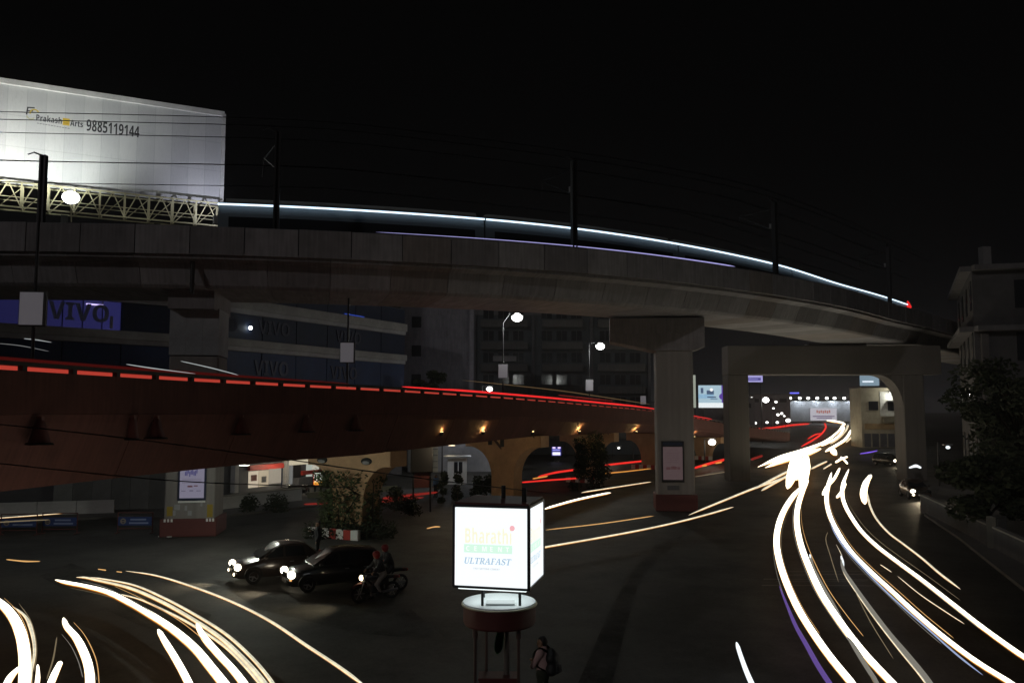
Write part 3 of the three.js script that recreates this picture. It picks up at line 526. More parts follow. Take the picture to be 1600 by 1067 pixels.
{ // wall and kiosk behind the flyover piers
  const d = 92, p = dp(690, 700, d), t = thing('warehouse_building', 'blank grey building with ribbed corner panel behind the signal gantry', 'building', V(p.x, 0, p.z), .1);
  part('wall', box(12, 7, 6, 2.3, 3.5, -3), conc(.3, .31, .34), t); part('corner_panel', box(1.2, 6.2, .2, -1.0, 3.1, .12), conc(.42, .4, .32), t);
  for (let i = 0; i < 9; i++) part('panel_rib', box(1.1, .08, .08, -1.0, .5 + i * .66, .25), M.darkGrey, t);
  point(V(3.0, 5.4, 3.2), C(.85, .9, 1), 10, .3, t);
  const k2 = gp(714, 757), q = thing('guard_cabin', 'small white cabin with flat roof and two dark windows beyond the gantry', 'cabin', V(k2.x, 0, k2.z), .05);
  part('wall', box(1.75, 2.4, 1.6, 0, 1.2, -.8), M.whitePaint, q); part('roof', box(2.5, .14, 2.3, 0, 2.47, -.7), M.galv, q);
  for (const x of [-.12, .3]) { const wn = part('window', box(.32, 1.0, .05, x, 1.55, .03), M.glass, q); part('window_frame', box(.04, 1.0, .06, x + .18, 1.55, .035), M.galv, wn); }
  point(V(k2.x + .2, 4.2, k2.z + 3.2), C(.8, .86, 1), 5, .2);
}
// distant blocks that close the view
[[760, 860, 655, 130, 6], [860, 905, 661, 160, 7], [905, 985, 657, 190, 8], [985, 1090, 664, 200, 9], [1085, 1180, 640, 260, 12], [1170, 1235, 628, 330, 16], [1225, 1350, 612, 560, 20], [1345, 1420, 600, 300, 20]].forEach(([u0, u1, v, d, h], i) => {
  const a = dp(u0, v, d), b = dp(u1, v, d), w = b.x - a.x, t = thing('distant_building', 'far dark low building, ' + ['left of the second flyover pier', 'behind the second flyover pier arch', 'behind the small violet sign', 'left of the tall square pier', 'under the bright advert beyond the flyover', 'left of the far hoarding with lamps', 'behind the far hoarding with lamps', 'behind the corner shop building'][i], 'building', V((a.x + b.x) / 2, 0, a.z), 0, undefined);
  part('wall', box(w, h * .6 + 3, 10, 0, (h * .6 + 3) / 2, -5), conc(.17, .17, .185), t); part('roof', box(w + .4, .4, 10.4, 0, h * .6 + 3.2, -5), M.darkGrey, t);
  const n = Math.max(2, Math.round(w / 5)); for (let k = 0; k < n; k++) part('window', box(w / n * .5, 1.4, .1, -w / 2 + (k + .5) * w / n, h * .6 + .8, .06), M.glass, t);
});

// ---------------------------------------------------------------- far hoarding with lamps, adverts, small signs
{
  const d = 420, k = d / FOCAL, a = dp(1229, 658, d), W = (1349 - 1229) * k, H = 30 * k, t = thing('far_hoarding', 'wide grey hoarding with a row of lamps and white central notice at road end', 'hoarding', V(a.x + W / 2, 0, a.z));
  part('panel', box(W, H, .3, 0, a.y + H / 2, 0), conc(.4, .42, .46), t); part('frame', [box(W, .35, .5, 0, a.y + H + .2, 0), box(W, .3, .5, 0, a.y - .15, 0)], M.galv, t);
  part('notice_print', pbox(41 * k, 19 * k, .2, (1287 - 1289) * k, a.y + 20 * k - 9.5 * k, .3), printed(canvasTex(256, 128, (x, w, h) => { x.fillStyle = '#e9e6f2'; x.fillRect(0, 0, w, h); x.fillStyle = '#c9705e'; for (let i = 0; i < 7; i++) x.fillRect(60 + i * 20, 20 + (i % 2) * 6, 14, 28); x.fillStyle = '#8d7fa0'; x.fillRect(24, 78, 210, 12); x.fillRect(60, 98, 150, 10); }), .55), t);
  for (const x of [-.48, -.16, .16, .48]) part('leg', box(.7, a.y, .6, x * W, a.y / 2, -.4), M.steel, t);
  const us = [1234, 1249, 1262, 1276, 1291, 1303, 1318, 1332, 1345];
  us.forEach((u) => { const x = (u - 1289) * k, y = a.y + H + 1.8; const l = part('lamp', [bar(V(x, y - 1.6, 0), V(x, y, 1.6), .09), box(1.2, .5, .7, x, y + .3, 1.7)], M.steel, t); part('lamp_lens', ball(.85, x, y, 2.0, 1, .75, .8, 10), glow(1, 1, .94, 5), l); });
  for (const u of [1249, 1276, 1303, 1332]) point(V((u - 1289) * k, a.y + H + .6, 3.2), C(.85, .93, 1), 90, .4, t);
  const bl = dp(1244, 614, d); part('blue_sign', [box(4.6, .7, .3, bl.x - a.x - W / 2, bl.y, -2)], glow(.15, .15, 1, 1.3), t);
}
function signBoard(u0, v0, u1, v1, d, label, tex, k, legs = true, name = 'advert_board') {
  const a = dp(u0, v1, d), b = dp(u1, v0, d), w = b.x - a.x, h = b.y - a.y, t = thing(name, label, 'sign', V((a.x + b.x) / 2, 0, a.z));
  part('case', box(w + .15, h + .15, .3, 0, a.y + h / 2, -.18), M.black, t); part('print', pbox(w, h, .03, 0, a.y + h / 2, 0), tex.isMaterial ? tex : printed(tex, k), t);
  if (legs) for (const s of [-1, 1]) part('leg', box(.14, a.y, .14, s * w * .35, a.y / 2, -.2), M.steel, t);
  return t;
}
signBoard(1092, 602, 1139, 637, 240, 'bright blue-white and purple advert board between tall pier and portal', canvasTex(256, 192, (x, w, h) => {
  x.fillStyle = '#a9c4d2'; x.fillRect(0, 0, w, h); x.fillStyle = '#eef6f8'; x.fillRect(0, h * .78, w, h * .22); x.fillStyle = '#8fb6d2'; x.fillRect(0, h * .4, w * .5, h * .18); x.fillStyle = '#4a5c78'; x.fillRect(20, 22, 22, 46); x.fillRect(70, 44, 60, 34); x.fillRect(74, 96, 74, 10); x.fillStyle = '#6d87a0'; x.fillRect(100, 112, 60, 10);
  x.fillStyle = '#5a3f9a'; x.fillRect(w * .76, 0, w * .24, h * .78); x.beginPath(); x.arc(w * .78, h * .5, 26, 0, 7); x.fill(); x.fillStyle = '#d9dfa0'; x.beginPath(); x.arc(w * .93, h * .62, 24, 0, 7); x.fill(); x.fillStyle = '#fff'; x.beginPath(); x.arc(w * .43, h * .2, 14, 0, 7); x.fill(); }), 1.0);
signBoard(1080, 586, 1087, 637, 180, 'narrow upright pale lit panel hard against the tall square pier', glow(.55, .6, .5, .55), 0);
signBoard(1168, 585, 1192, 597, 260, 'pale violet lit sign under the portal beam by its left column', canvasTex(96, 48, (x, w, h) => { x.fillStyle = '#b9b4f2'; x.fillRect(0, 0, w, h); x.fillStyle = '#4f4a9c'; x.fillRect(0, 20, 84, 18); x.fillStyle = '#8f8ad0'; x.fillRect(8, 25, 60, 8); }), .8);
signBoard(862, 698, 877, 712, 110, 'small violet-white lit sign right of the second flyover pier', canvasTex(64, 64, (x, w, h) => { x.fillStyle = '#20206a'; x.fillRect(0, 0, w, h); x.fillStyle = '#e8e4ff'; x.fillRect(6, 38, 52, 22); x.fillStyle = '#8f8fd8'; x.fillRect(6, 18, 50, 10); x.fillStyle = '#f0d8ff'; x.fillRect(6, 2, 20, 10); x.fillRect(40, 2, 20, 10); }), 1.3);
signBoard(489, 739, 503, 758, 66, 'white and orange lit sign with green tick at left shops', canvasTex(96, 128, (x, w, h) => { x.fillStyle = '#c2401c'; x.fillRect(0, 0, w, h); x.fillStyle = '#f4f8ee'; x.fillRect(5, 0, w - 5, 76); x.fillStyle = '#f0a53a'; x.fillRect(6, 92, w - 6, 32); x.fillStyle = '#fff3c4'; x.fillRect(6, 84, w - 6, 10); x.strokeStyle = '#4d7d3e'; x.lineWidth = 9; x.beginPath(); x.arc(50, 34, 26, .3, 5.2); x.stroke(); x.beginPath(); x.moveTo(38, 34); x.lineTo(50, 46); x.lineTo(74, 14); x.stroke(); }), 1.05);

// ---------------------------------------------------------------- street lamps and far lights
let lamp0;
function farLamp(u, v, d, col, k, r, label, cd = 0) {
  const p = dp(u, v, d), t = thing('street_lamp', label, 'street lamp', V(p.x, 0, p.z));
  part('pole', bar(V(-.9, 0, 0), V(-.9, p.y + .4, 0), .09, 6, .05), M.steel, t); part('arm', bar(V(-.9, p.y + .38, 0), V(-.1, p.y + .3, 0), .05), M.steel, t); part('lamp_head', box(.8, .14, .3, 0, p.y + r * .8 + .1, -.05), M.galv, t);
  part('lamp_lens', ball(r, 0, p.y, 0, 1.1, .85, .9, 12), glow(...col, k), t); if (cd) point(V(0, p.y - r - .12, r * .6), C(...col), cd, r, t); return t;
}
const warm = [1, .9, .7], white = [1, 1, .95];
farLamp(765, 608, 100, white, 12, .32, 'white lamp just above the flyover parapet left of centre', 14);
farLamp(705, 682, 84, [1, .85, .6], 6, .2, 'small warm lamp under the gantry arm', 6);
farLamp(948, 682, 105, warm, 9, .34, 'warm white lamp low under the flyover left of the tall pier', 6);
farLamp(1113, 691, 100, [1, .92, .76], 12, .4, 'warm white lamp between the tall pier and portal column', 7);
farLamp(1197, 625, 170, white, 12, .6, 'bright white lamp just right of the portal column', 40);
farLamp(918, 675, 90, [1, .8, .5], 4, .17, 'tiny warm lamp below the third flyover pier top');
farLamp(1000, 678, 108, [1, .78, .45], 4, .19, 'tiny warm lamp below the fourth flyover pier top');
farLamp(1090, 686, 124, [1, .8, .5], 4, .17, 'tiny warm lamp below the fifth flyover pier top');
farLamp(893, 681, 120, white, 2, .2, 'tiny white lamp right of the violet sign');
farLamp(967, 700, 120, white, 2, .18, 'faint tiny lamp under the flyover near the tall pier');
[[1175, 622, 'level with the bright lamp by the portal column'], [1213, 628, 'right of the bright lamp, first of the string'], [1209, 638, 'second down the string left of the far hoarding'], [1222, 646, 'third down the string left of the far hoarding'], [1216, 648, 'beside the third of the string'], [1226, 650, 'fourth down the string left of the far hoarding'], [1181, 661, 'leftmost over the far red trail'], [1199, 660, 'second over the far red trail'], [1215, 660, 'third over the far red trail'], [1232, 657, 'biggest at the foot of the far hoarding']].forEach(([u, v, w], i) => farLamp(u, v, 300, white, i === 9 ? 7 : 3, i === 9 ? .75 : rr(.36, .52), 'distant small white lamp, ' + w));
farLamp(1482, 699, 75, [.85, .95, 1], 1.2, .18, 'tiny bluish lamp among the dark trees at right');
farLamp(1349, 624, 300, white, 5, .5, 'white lamp at the right end of the far hoarding');

// ---------------------------------------------------------------- kiosk with illuminated sign box
{
  const base = gp(780, 1128), d = -base.z, k = d / FOCAL;
  const t = thing('police_kiosk', 'round kiosk on posts carrying a glowing square cement advertisement box', 'kiosk', V(base.x, 0, base.z));
  const Y = (v) => dp(780, v, d).y, R = .80, yc = Y(943), X = (u) => (u - 780) * k;
  part('canopy_top', cyl(R + .03, R, .06, 0, yc + .03, 0, 48), mat(.8, .86, .87, .4), t);
  part('canopy_band', new THREE.LatheGeometry([[R - .06, -.42], [R - .03, -.42], [R, -.36], [R, 0], [R + .03, .0]].map(([r, y]) => new THREE.Vector2(r, y + yc)), 48), M.maroon, t);
  part('canopy_rim', (() => { const g = new THREE.TorusGeometry(R + .02, .022, 8, 64); g.rotateX(Math.PI / 2); g.translate(0, yc + .01, 0); return g; })(), mat(.5, .48, .35, .4, { metalness: .5 }), t);
  part('canopy_ceiling', cyl(R - .05, R - .05, .03, 0, yc - .4, 0, 40), M.maroon, t);
  for (const [x, z] of [[-.52, .3], [.42, .36], [.18, -.5], [-.3, -.5]]) part('post', [cyl(.035, .035, yc - .4, x, (yc - .4) / 2, z), cyl(.06, .06, .2, x, yc - .55, z)], mat(.1, .06, .05, .5), t);
  part('centre_post', cyl(.07, .06, yc, .16, yc / 2, .05), mat(.12, .1, .09, .5), t);
  part('platform', new THREE.CylinderGeometry(.95, 1, .25, 40).translate(0, .125, 0), M.maroon, t);
  part('counter', [box(.9, .06, .5, 0, 1.0, .1), box(.86, .75, .05, 0, .6, .33)], M.maroon, t);
  part('folding_panel', box(.62, .03, .34, X(782), yc + .09, .3), mat(.6, .64, .64, .5), t);
  for (const x of [-.4, .5]) for (const z of [-.35, .45]) part('sign_leg', cyl(.03, .03, .4, x * .9, yc + .25, z), M.steel, t);
  part('sign_diffuser', box(1.5, .03, 1.45, X(781), Y(909) - .05, -.12, -.235), glow(.9, 1, 1, 1.3), t);
  // sign box turned a little to the left
  const yaw = -.235, w = 1.70, y0 = Y(909), y1 = Y(786) + .0, h = y1 - y0, dd = 1.62, cx = X(781), cz = -.12;
  const sb = new THREE.Group(); sb.name = 'sign_box'; sb.position.set(cx, 0, cz); sb.rotation.y = yaw; t.add(sb);
  const tex = canvasTex(768, 768, (x, W, H) => {
    const g = x.createLinearGradient(0, 0, 0, H); x.fillStyle = '#f6fcff'; x.fillRect(0, 0, W, H);
    x.textBaseline = 'alphabetic'; x.fillStyle = '#f3f0d6'; x.font = 'bold 205px sans-serif'; x.save(); x.translate(98, 348); x.scale(.60, 1); x.fillText('Bharathi', 0, 0); x.restore();
    x.fillStyle = '#efb2b8'; x.beginPath(); x.arc(612, 190, 27, 0, 7); x.fill();
    x.fillStyle = '#d2f3e0'; x.fillRect(98, 360, 515, 82); x.fillStyle = '#f6fdfa'; x.font = 'bold 66px sans-serif'; 'CEMENT'.split('').forEach((c, i) => x.fillText(c, 118 + i * 85, 424));
    x.fillStyle = '#a5c0d6'; x.font = 'italic bold 86px serif'; x.save(); x.translate(92, 552); x.scale(.95, 1); x.fillText('ULTRAFAST', 0, 0); x.restore();
    x.fillStyle = '#c6ccd2'; x.font = 'bold 26px sans-serif'; x.fillText('FAST SETTING CEMENT', 200, 606);
  });
  const face = (ry, nm) => { const g = new THREE.BoxGeometry(w - .1, h - .07, .03); g.translate(0, y0 + h / 2, dd / 2 + .005); g.rotateY(ry); const m = part(nm, g, [0, 1, 2, 3].map(() => 0) && printed(tex, 1.08, .5), sb); return m; };
  for (let i = 0; i < 4; i++) face(i * Math.PI / 2, 'lit_panel');
  part('frame', [box(w, .05, dd, 0, y0 + .0, 0), box(w, .06, dd, 0, y1, 0), ...[[-1, -1], [-1, 1], [1, -1], [1, 1]].map(([a, b]) => box(.06, h, .06, a * (w / 2 - .02), y0 + h / 2, b * (dd / 2 - .02)))], M.steel, sb);
  part('top_cover', box(w - .06, .06, dd - .06, 0, y1 + .04, 0), M.maroon, sb);
  part('lifting_post', cyl(.05, .05, .3, 0, y1 + .2, -.3), M.black, sb); part('lifting_post', cyl(.05, .05, .34, .62, y1 + .2, .3), M.black, sb);
  part('vest', (() => { const pts = [V(-.06, 1.5, 0), V(0, 1.9, .02), V(.02, 2.1, 0)].map((p) => p.add(V(.02, 0, .2))); return tube(pts, [.1, .09, .04], 10, 8); })(), mat(.05, .28, .1, .8), t);
}
// ---------------------------------------------------------------- people
function field(caps, cell = .02, k = .018) {                           // smooth union of tapered capsules, meshed on a grid
  const lo = V(1e9, 1e9, 1e9), hi = V(-1e9, -1e9, -1e9);
  for (const [a, b, r, s] of caps) for (const [p, q] of [[a, r], [b, s]]) { lo.min(p.clone().addScalar(-q - .05)); hi.max(p.clone().addScalar(q + .05)); }
  const c = lo.clone().add(hi).multiplyScalar(.5), S = Math.max(hi.x - lo.x, hi.y - lo.y, hi.z - lo.z) / 2 + cell * 3, n = Math.min(170, Math.ceil(2 * S / cell)), st = 2 * S / n;
  const mc = new MarchingCubes(n, new THREE.MeshBasicMaterial(), false, false, 260000), acc = new Float32Array(n * n * n);
  for (const [a, b, r, s] of caps) {
    const ab = b.clone().sub(a), L2 = Math.max(1e-8, ab.lengthSq()), R = Math.max(r, s) + k * 5;
    const i0 = [0, 1, 2].map((e) => Math.max(0, Math.floor((Math.min(a.getComponent(e), b.getComponent(e)) - R - c.getComponent(e) + S) / st))), i1 = [0, 1, 2].map((e) => Math.min(n - 1, Math.ceil((Math.max(a.getComponent(e), b.getComponent(e)) + R - c.getComponent(e) + S) / st)));
    for (let z = i0[2]; z <= i1[2]; z++) for (let y = i0[1]; y <= i1[1]; y++) for (let x = i0[0]; x <= i1[0]; x++) {
      const px = c.x - S + x * st - a.x, py = c.y - S + y * st - a.y, pz = c.z - S + z * st - a.z, t = Math.min(1, Math.max(0, (px * ab.x + py * ab.y + pz * ab.z) / L2));
      const d = Math.hypot(px - ab.x * t, py - ab.y * t, pz - ab.z * t) - (r + (s - r) * t); if (d < k * 5) acc[(z * n + y) * n + x] += Math.exp(-d / k);
    }
  }
  for (let i = 0; i < acc.length; i++) mc.field[i] = acc[i] > 0 ? k * Math.log(acc[i]) : -1;
  mc.isolation = 0; mc.update();
  const P = mc.positionArray.slice(0, mc.count * 3), N = mc.normalArray.slice(0, mc.count * 3);
  for (let i = 0; i < P.length; i += 3) { P[i] = P[i] * S + c.x; P[i + 1] = P[i + 1] * S + c.y; P[i + 2] = P[i + 2] * S + c.z; }
  const g = new THREE.BufferGeometry(); g.setAttribute('position', new THREE.BufferAttribute(P, 3)); g.setAttribute('normal', new THREE.BufferAttribute(N, 3)); return clean(g);
}
function handCaps(w, dir, side, curl = .5) {                           // palm, four fingers of different length, thumb from the side
  const out = [], d = dir.clone().normalize(), up = Math.abs(d.y) > .8 ? V(0, 0, 1) : V(0, 1, 0), lat = d.clone().cross(up).normalize().multiplyScalar(side), nrm = lat.clone().cross(d).normalize().multiplyScalar(side);
  const at = (l, f, n) => w.clone().addScaledVector(lat, l).addScaledVector(d, f).addScaledVector(nrm, n);
  for (const l of [-.028, -.009, .01, .028]) out.push([at(l * .6, .0, 0), at(l, .085, 0), .016, .012]);
  [[.028, .066], [.01, .078], [-.009, .072], [-.028, .055]].forEach(([l, L]) => { const a = at(l, .085, 0), b = at(l, .085 + L * .45, -curl * .018), c = at(l, .085 + L * (.45 + .4 * (1 - curl)), -curl * .05), e = at(l, .085 + L * (.45 + .3 * (1 - curl)), -curl * .075); out.push([a, b, .0095, .009], [b, c, .009, .0085], [c, e, .0085, .0075]); });
  const t0 = at(.026, .022, -.004), t1 = at(.052, .055, -.018), t2 = at(.05, .088, -.034); out.push([t0, t1, .012, .01], [t1, t2, .01, .0085]); return out;
}
function headCaps(n, h, f) {                                           // neck point, head centre, facing direction
  const s = V(0, 1, 0).cross(f).normalize(), at = (a, b, c) => h.clone().addScaledVector(s, a).add(V(0, b, 0)).addScaledVector(f, c);
  return [[at(0, .03, -.02), at(0, .035, .015), .088, .082], [at(0, -.03, .02), at(0, -.075, .055), .066, .042], [at(-.03, -.07, .03), at(.03, -.07, .03), .04, .04], [at(0, .0, .088), at(0, -.03, .105), .012, .017], [at(-.03, .025, .085), at(.03, .025, .085), .012, .012], [at(-.022, -.058, .088), at(.022, -.058, .088), .009, .009], [at(-.086, -.0, -.005), at(-.09, -.03, -.002), .018, .012], [at(.086, 0, -.005), at(.09, -.03, -.002), .018, .012], [n, at(0, -.06, -.015), .058, .054]];
}
function person(label, pos, ry, J, look) {                             // J: joints in metres, the figure faces +z
  const t = thing('person', label, 'person', pos, ry), p = Object.fromEntries(Object.entries(J).filter(([, v]) => Array.isArray(v)).map(([k, v]) => [k, V(...v)])), f = V(...(J.face || [0, 0, 1])).normalize();
  const body = [[p.pelvis, p.waist, .13, .12], [p.waist, p.chest, .125, .145], [p.shoulderL, p.shoulderR, .065, .065], [p.chest, p.neck, .12, .06], [p.hipL, p.hipR, .1, .1]];
  const arm = (s) => [[p['shoulder' + s], p['elbow' + s], .054, .042], [p['elbow' + s], p['wrist' + s], .042, .028]], leg = (s) => [[p['hip' + s], p['knee' + s], .088, .058], [p['knee' + s], p['ankle' + s], .055, .038]], foot = (s) => [[p['ankle' + s], p['toe' + s].clone().add(V(0, .03, 0)), .042, .03], [p['ankle' + s].clone().add(V(0, -.04, -.03)), p['toe' + s], .04, .03]];
  const skin = [field([...body, ...arm('L'), ...arm('R'), ...leg('L'), ...leg('R'), ...foot('L'), ...foot('R'), [p.neck, p.head.clone().add(V(0, -.06, -.01)), .057, .054]], .016), field(headCaps(p.neck, p.head, f), .006, .012)];
  for (const [s, k] of [['L', 1], ['R', -1]]) skin.push(field(handCaps(p['wrist' + s], p['wrist' + s].clone().sub(p['elbow' + s]), k, J.curl ?? .45), .0045, .004));
  part('body', skin, M.skin, t);
  const grow = (c, e) => c.map(([a, b, r, q]) => [a, b, r + e, q + e]);
  part('shirt', field([...grow(body.slice(0, 4), .018), ...grow([[p.shoulderL, p.elbowL, .054, .046], [p.shoulderR, p.elbowR, .054, .046]], .016), ...(look.longSleeve ? grow([...arm('L').slice(1), ...arm('R').slice(1)], .014) : [])], .016), look.shirt, t);
  part('trousers', field([...grow([[p.hipL, p.hipR, .1, .1], [p.pelvis, p.pelvis.clone().add(V(0, .06, 0)), .13, .125]], .016), ...grow([...leg('L'), ...leg('R')], .016)], .016), look.trousers, t);
  part('shoe', [...['L', 'R'].map((s) => field(grow(foot(s), .009), .012))], M.black, t);
  const h = p.head, bk = f.clone().multiplyScalar(-.025);
  if (look.helmet) part('helmet', field([[h.clone().add(V(0, .04, 0)).add(bk), h.clone().add(V(0, .035, 0)).add(f.clone().multiplyScalar(.03)), .118, .11], [h.clone().add(V(0, -.04, 0)).add(bk), h.clone().add(V(0, -.02, 0)).add(bk), .11, .115]], .012), look.helmet, t);
  else part('hair', field([[h.clone().add(V(0, .055, 0)).add(bk), h.clone().add(V(0, .06, 0)).add(f.clone().multiplyScalar(.02)), .088, .07], [h.clone().add(V(0, .0, 0)).add(bk.clone().multiplyScalar(1.9)), h.clone().add(V(0, -.045, 0)).add(bk.clone().multiplyScalar(1.9)), .078, .06]], .01), M.hair, t);
  for (const s of [-1, 1]) { const e = h.clone().addScaledVector(V(0, 1, 0).cross(f).normalize(), s * .032).add(V(0, .004, 0)).addScaledVector(f, .082); part('eye', ball(.011, e.x, e.y, e.z), M.black, t); }
  return t;
}
const stand = { pelvis: [0, .95, 0], waist: [0, 1.1, 0], chest: [0, 1.3, .0], neck: [0, 1.47, -.01], head: [0, 1.6, .01], shoulderL: [.17, 1.4, 0], shoulderR: [-.17, 1.4, 0], elbowL: [.23, 1.12, -.03], elbowR: [-.23, 1.12, -.03], wristL: [.22, .87, .08], wristR: [-.22, .87, .08], hipL: [.085, .92, 0], hipR: [-.085, .92, 0], kneeL: [.1, .5, .02], kneeR: [-.1, .5, .03], ankleL: [.11, .09, -.02], ankleR: [-.11, .09, -.02], toeL: [.13, .04, .13], toeR: [-.13, .04, .13] };
{
  const at = gp(849, 1119);
  const P = person('person in pale pink shirt with black backpack and folded arms beside the kiosk', at, -2.05, { ...stand, elbowL: [.25, 1.13, .14], wristL: [.03, 1.16, .25], elbowR: [-.25, 1.13, .14], wristR: [-.02, 1.2, .22], head: [0, 1.6, .03], face: [.15, -.12, 1] }, { shirt: mat(.5, .33, .32, .85), trousers: mat(.035, .04, .025, .9), longSleeve: false });
  const bag = thing('backpack', 'black rounded backpack worn by the person beside the kiosk', 'backpack', at, -2.05);
  part('bag', field([[V(-.08, 1.05, -.24), V(.08, 1.05, -.24), .13, .13], [V(-.07, 1.3, -.23), V(.07, 1.3, -.23), .12, .12], [V(0, 1.42, -.2), V(0, 1.1, -.27), .09, .12]], .018, .03), M.black, bag);
  for (const s of [-1, 1]) part('strap', tube([V(s * .11, 1.42, -.17), V(s * .13, 1.5, 0), V(s * .14, 1.36, .16), V(s * .15, 1.15, .12), V(s * .14, 1.02, -.14)], .022, 24, 6), M.black, bag);
  part('pocket', field([[V(-.06, 1.04, -.37), V(.06, 1.04, -.37), .06, .06], [V(-.06, 1.12, -.37), V(.06, 1.12, -.37), .05, .05]], .014), M.black, bag);
}
{ const at = dp(497, 818, 38.5); person('dark-clothed person standing behind the two waiting cars', V(at.x, 0, at.z), -1.3, { ...stand, elbowR: [-.22, 1.14, .1], wristR: [-.14, 1.26, .3], face: [.1, -.25, 1] }, { shirt: mat(.03, .03, .035, .9), trousers: mat(.03, .03, .03, .9), longSleeve: true }); }
{ const at = gp(681, 777); person('person in blue shirt standing far off left of the white cabin', at, -.6, { ...stand }, { shirt: mat(.16, .28, .5, .85), trousers: mat(.04, .04, .05, .9), longSleeve: true }); }

// ---------------------------------------------------------------- vehicles
function wheel(r, w, name, parent, x, y, z) {                          // axle along z
  const ty = new THREE.LatheGeometry([[r * .62, -w / 2], [r * .9, -w / 2], [r, -w * .32], [r, w * .32], [r * .9, w / 2], [r * .62, w / 2]].map(([a, b]) => new THREE.Vector2(a, b)), 28); ty.rotateX(Math.PI / 2); ty.translate(x, y, z);
  const wl = part(name, ty, M.rubber, parent);
  const sp2 = []; for (let i = 0; i < 5; i++) { const b = box(r * .62, r * .16, w * .5, r * .31, 0, 0); b.rotateZ(i * Math.PI * .4); b.translate(x, y, z); sp2.push(b); }
  const ring = new THREE.TorusGeometry(r * .6, r * .05, 6, 24); ring.translate(x, y, z + Math.sign(z) * w * .3); const disc = new THREE.CylinderGeometry(r * .6, r * .6, w * .3, 24); disc.rotateX(Math.PI / 2); disc.translate(x, y, z - Math.sign(z) * w * .1);
  part('rim', [...sp2, ring], M.rim, wl); part('brake_disc', disc, M.black, wl);
}
function car(name, label, pos, ry, paint, sedan) {                      // front towards +x
  const t = thing(name, label, 'car', pos, ry), Lh = 1.85, belt = .92;
  const hw = (x) => .8 * (1 - .16 * Math.pow(Math.abs(x) / Lh, 4) - (x > 1.5 ? (x - 1.5) * .25 : 0)), hood = (x) => x > .8 ? belt - .02 - (x - .8) * .14 - (x > 1.55 ? (x - 1.55) * .6 : 0) : x < -1.5 ? belt - (-1.5 - x) * .15 : belt;
  const lower = []; for (let i = 0; i <= 28; i++) { const x = -Lh + 2 * Lh * i / 28, w = hw(x), H = hood(x), e = Math.abs(x) > 1.75 ? .08 : 0; const half = [[w * .86, .22 + e], [w * .97, .32 + e], [w * 1.0, .55], [w * .985, H - .14], [w * .93, H - .03], [w * .75, H + .015], [0, H + .035]]; lower.push([...half.map(([z, y]) => [x, y, z]), ...half.slice(0, -1).reverse().map(([z, y]) => [x, y, -z])]); }
  part('body', [loft(lower), loft([lower[0].map((p) => [p[0], .5, 0]), lower[0]]), loft([lower[28], lower[28].map((p) => [p[0] + .02, .5, 0])])], paint, t);
  const rf = sedan ? [[-1.5, belt], [-.95, 1.38], [-.4, 1.46], [.15, 1.44], [.95, belt]] : [[-1.78, belt + .05], [-1.55, 1.38], [-.6, 1.48], [.1, 1.45], [.98, belt]];
  const roofY = (x) => { for (let i = 0; i < rf.length - 1; i++) if (x <= rf[i + 1][0]) { const q = (x - rf[i][0]) / (rf[i + 1][0] - rf[i][0]); return rf[i][1] + (rf[i + 1][1] - rf[i][1]) * q; } return belt; };
  const gz = (x, y) => hw(x) * .94 - (y - belt) * .33, xs = []; for (let i = 0; i <= 24; i++) xs.push(rf[0][0] + (rf[4][0] - rf[0][0]) * i / 24);
  part('cabin', loft(xs.map((x) => { const y = Math.max(belt, roofY(x)), half = [[gz(x, belt), belt - .02], [gz(x, belt + (y - belt) * .5), belt + (y - belt) * .5], [gz(x, y - .04), Math.max(belt, y - .05)], [gz(x, y) - .14, y], [0, y + .02]]; return [...half.map(([z, yy]) => [x, yy, z]), ...half.slice(0, -1).reverse().map(([z, yy]) => [x, yy, -z])]; }), .5), paint, t);
  const win = (pts, s) => quadPanel(...pts.map(([x, y]) => V(x, y, s * (gz(x, y) + .004))), s * -.006);
  const T = (x) => Math.min(roofY(x) - .09, 1.36);
  for (const s of [-1, 1]) { part('side_window', [win([[.04, belt + .04], [.78, belt + .04], [.28, T(.28)], [.02, T(.02)]], s)], M.glass, t); part('side_window', win([[-.86, belt + .04], [-.06, belt + .04], [-.06, T(-.06)], [-.8, T(-.8)]], s), M.glass, t);
    part('door_handle', [box(.16, .03, .03, -.3, belt - .15, s * .8), box(.16, .03, .03, -1.05, belt - .15, s * .78)], M.rim, t); part('wing_mirror', ball(.09, .72, belt + .09, s * .86, 1, .8, 1.2), paint, t);
    for (const x of [1.18, -1.18]) { const ar = new THREE.TorusGeometry(.34, .045, 6, 20, Math.PI); ar.translate(x, .3, s * hw(x) * .985); part('wheel_arch', ar, M.black, t); wheel(.29, .19, 'wheel', t, x, .29, s * .7); } }
  const sw = (x, y, s) => V(x + .012, y, s * (gz(x, y) - .1)); part('windscreen', quadPanel(sw(.93, belt + .05, -1), sw(.93, belt + .05, 1), sw(.2, 1.385, 1), sw(.2, 1.385, -1), .008), M.glass, t);
  const rb = rf[0][0] - .012; part('rear_window', quadPanel(V(rb + .06, belt + .1, -.55), V(rb + .06, belt + .1, .55), V(rf[1][0] - .02, 1.32, .5), V(rf[1][0] - .02, 1.32, -.5), .008), M.glass, t);
  part('grille', box(.03, .12, .8, Lh - .01, .62, 0), M.black, t); part('bumper', box(.12, .2, 1.36, Lh - .02, .38, 0, 0, .05), paint, t); part('number_plate', box(.02, .11, .46, Lh + .055, .4, 0), M.whitePaint, t);
  for (const s of [-1, 1]) { part('tail_lamp', box(.06, .24, .12, -Lh + .03, .8, s * .6, 0, .02), M.redPaint, t); }
  return t;
}
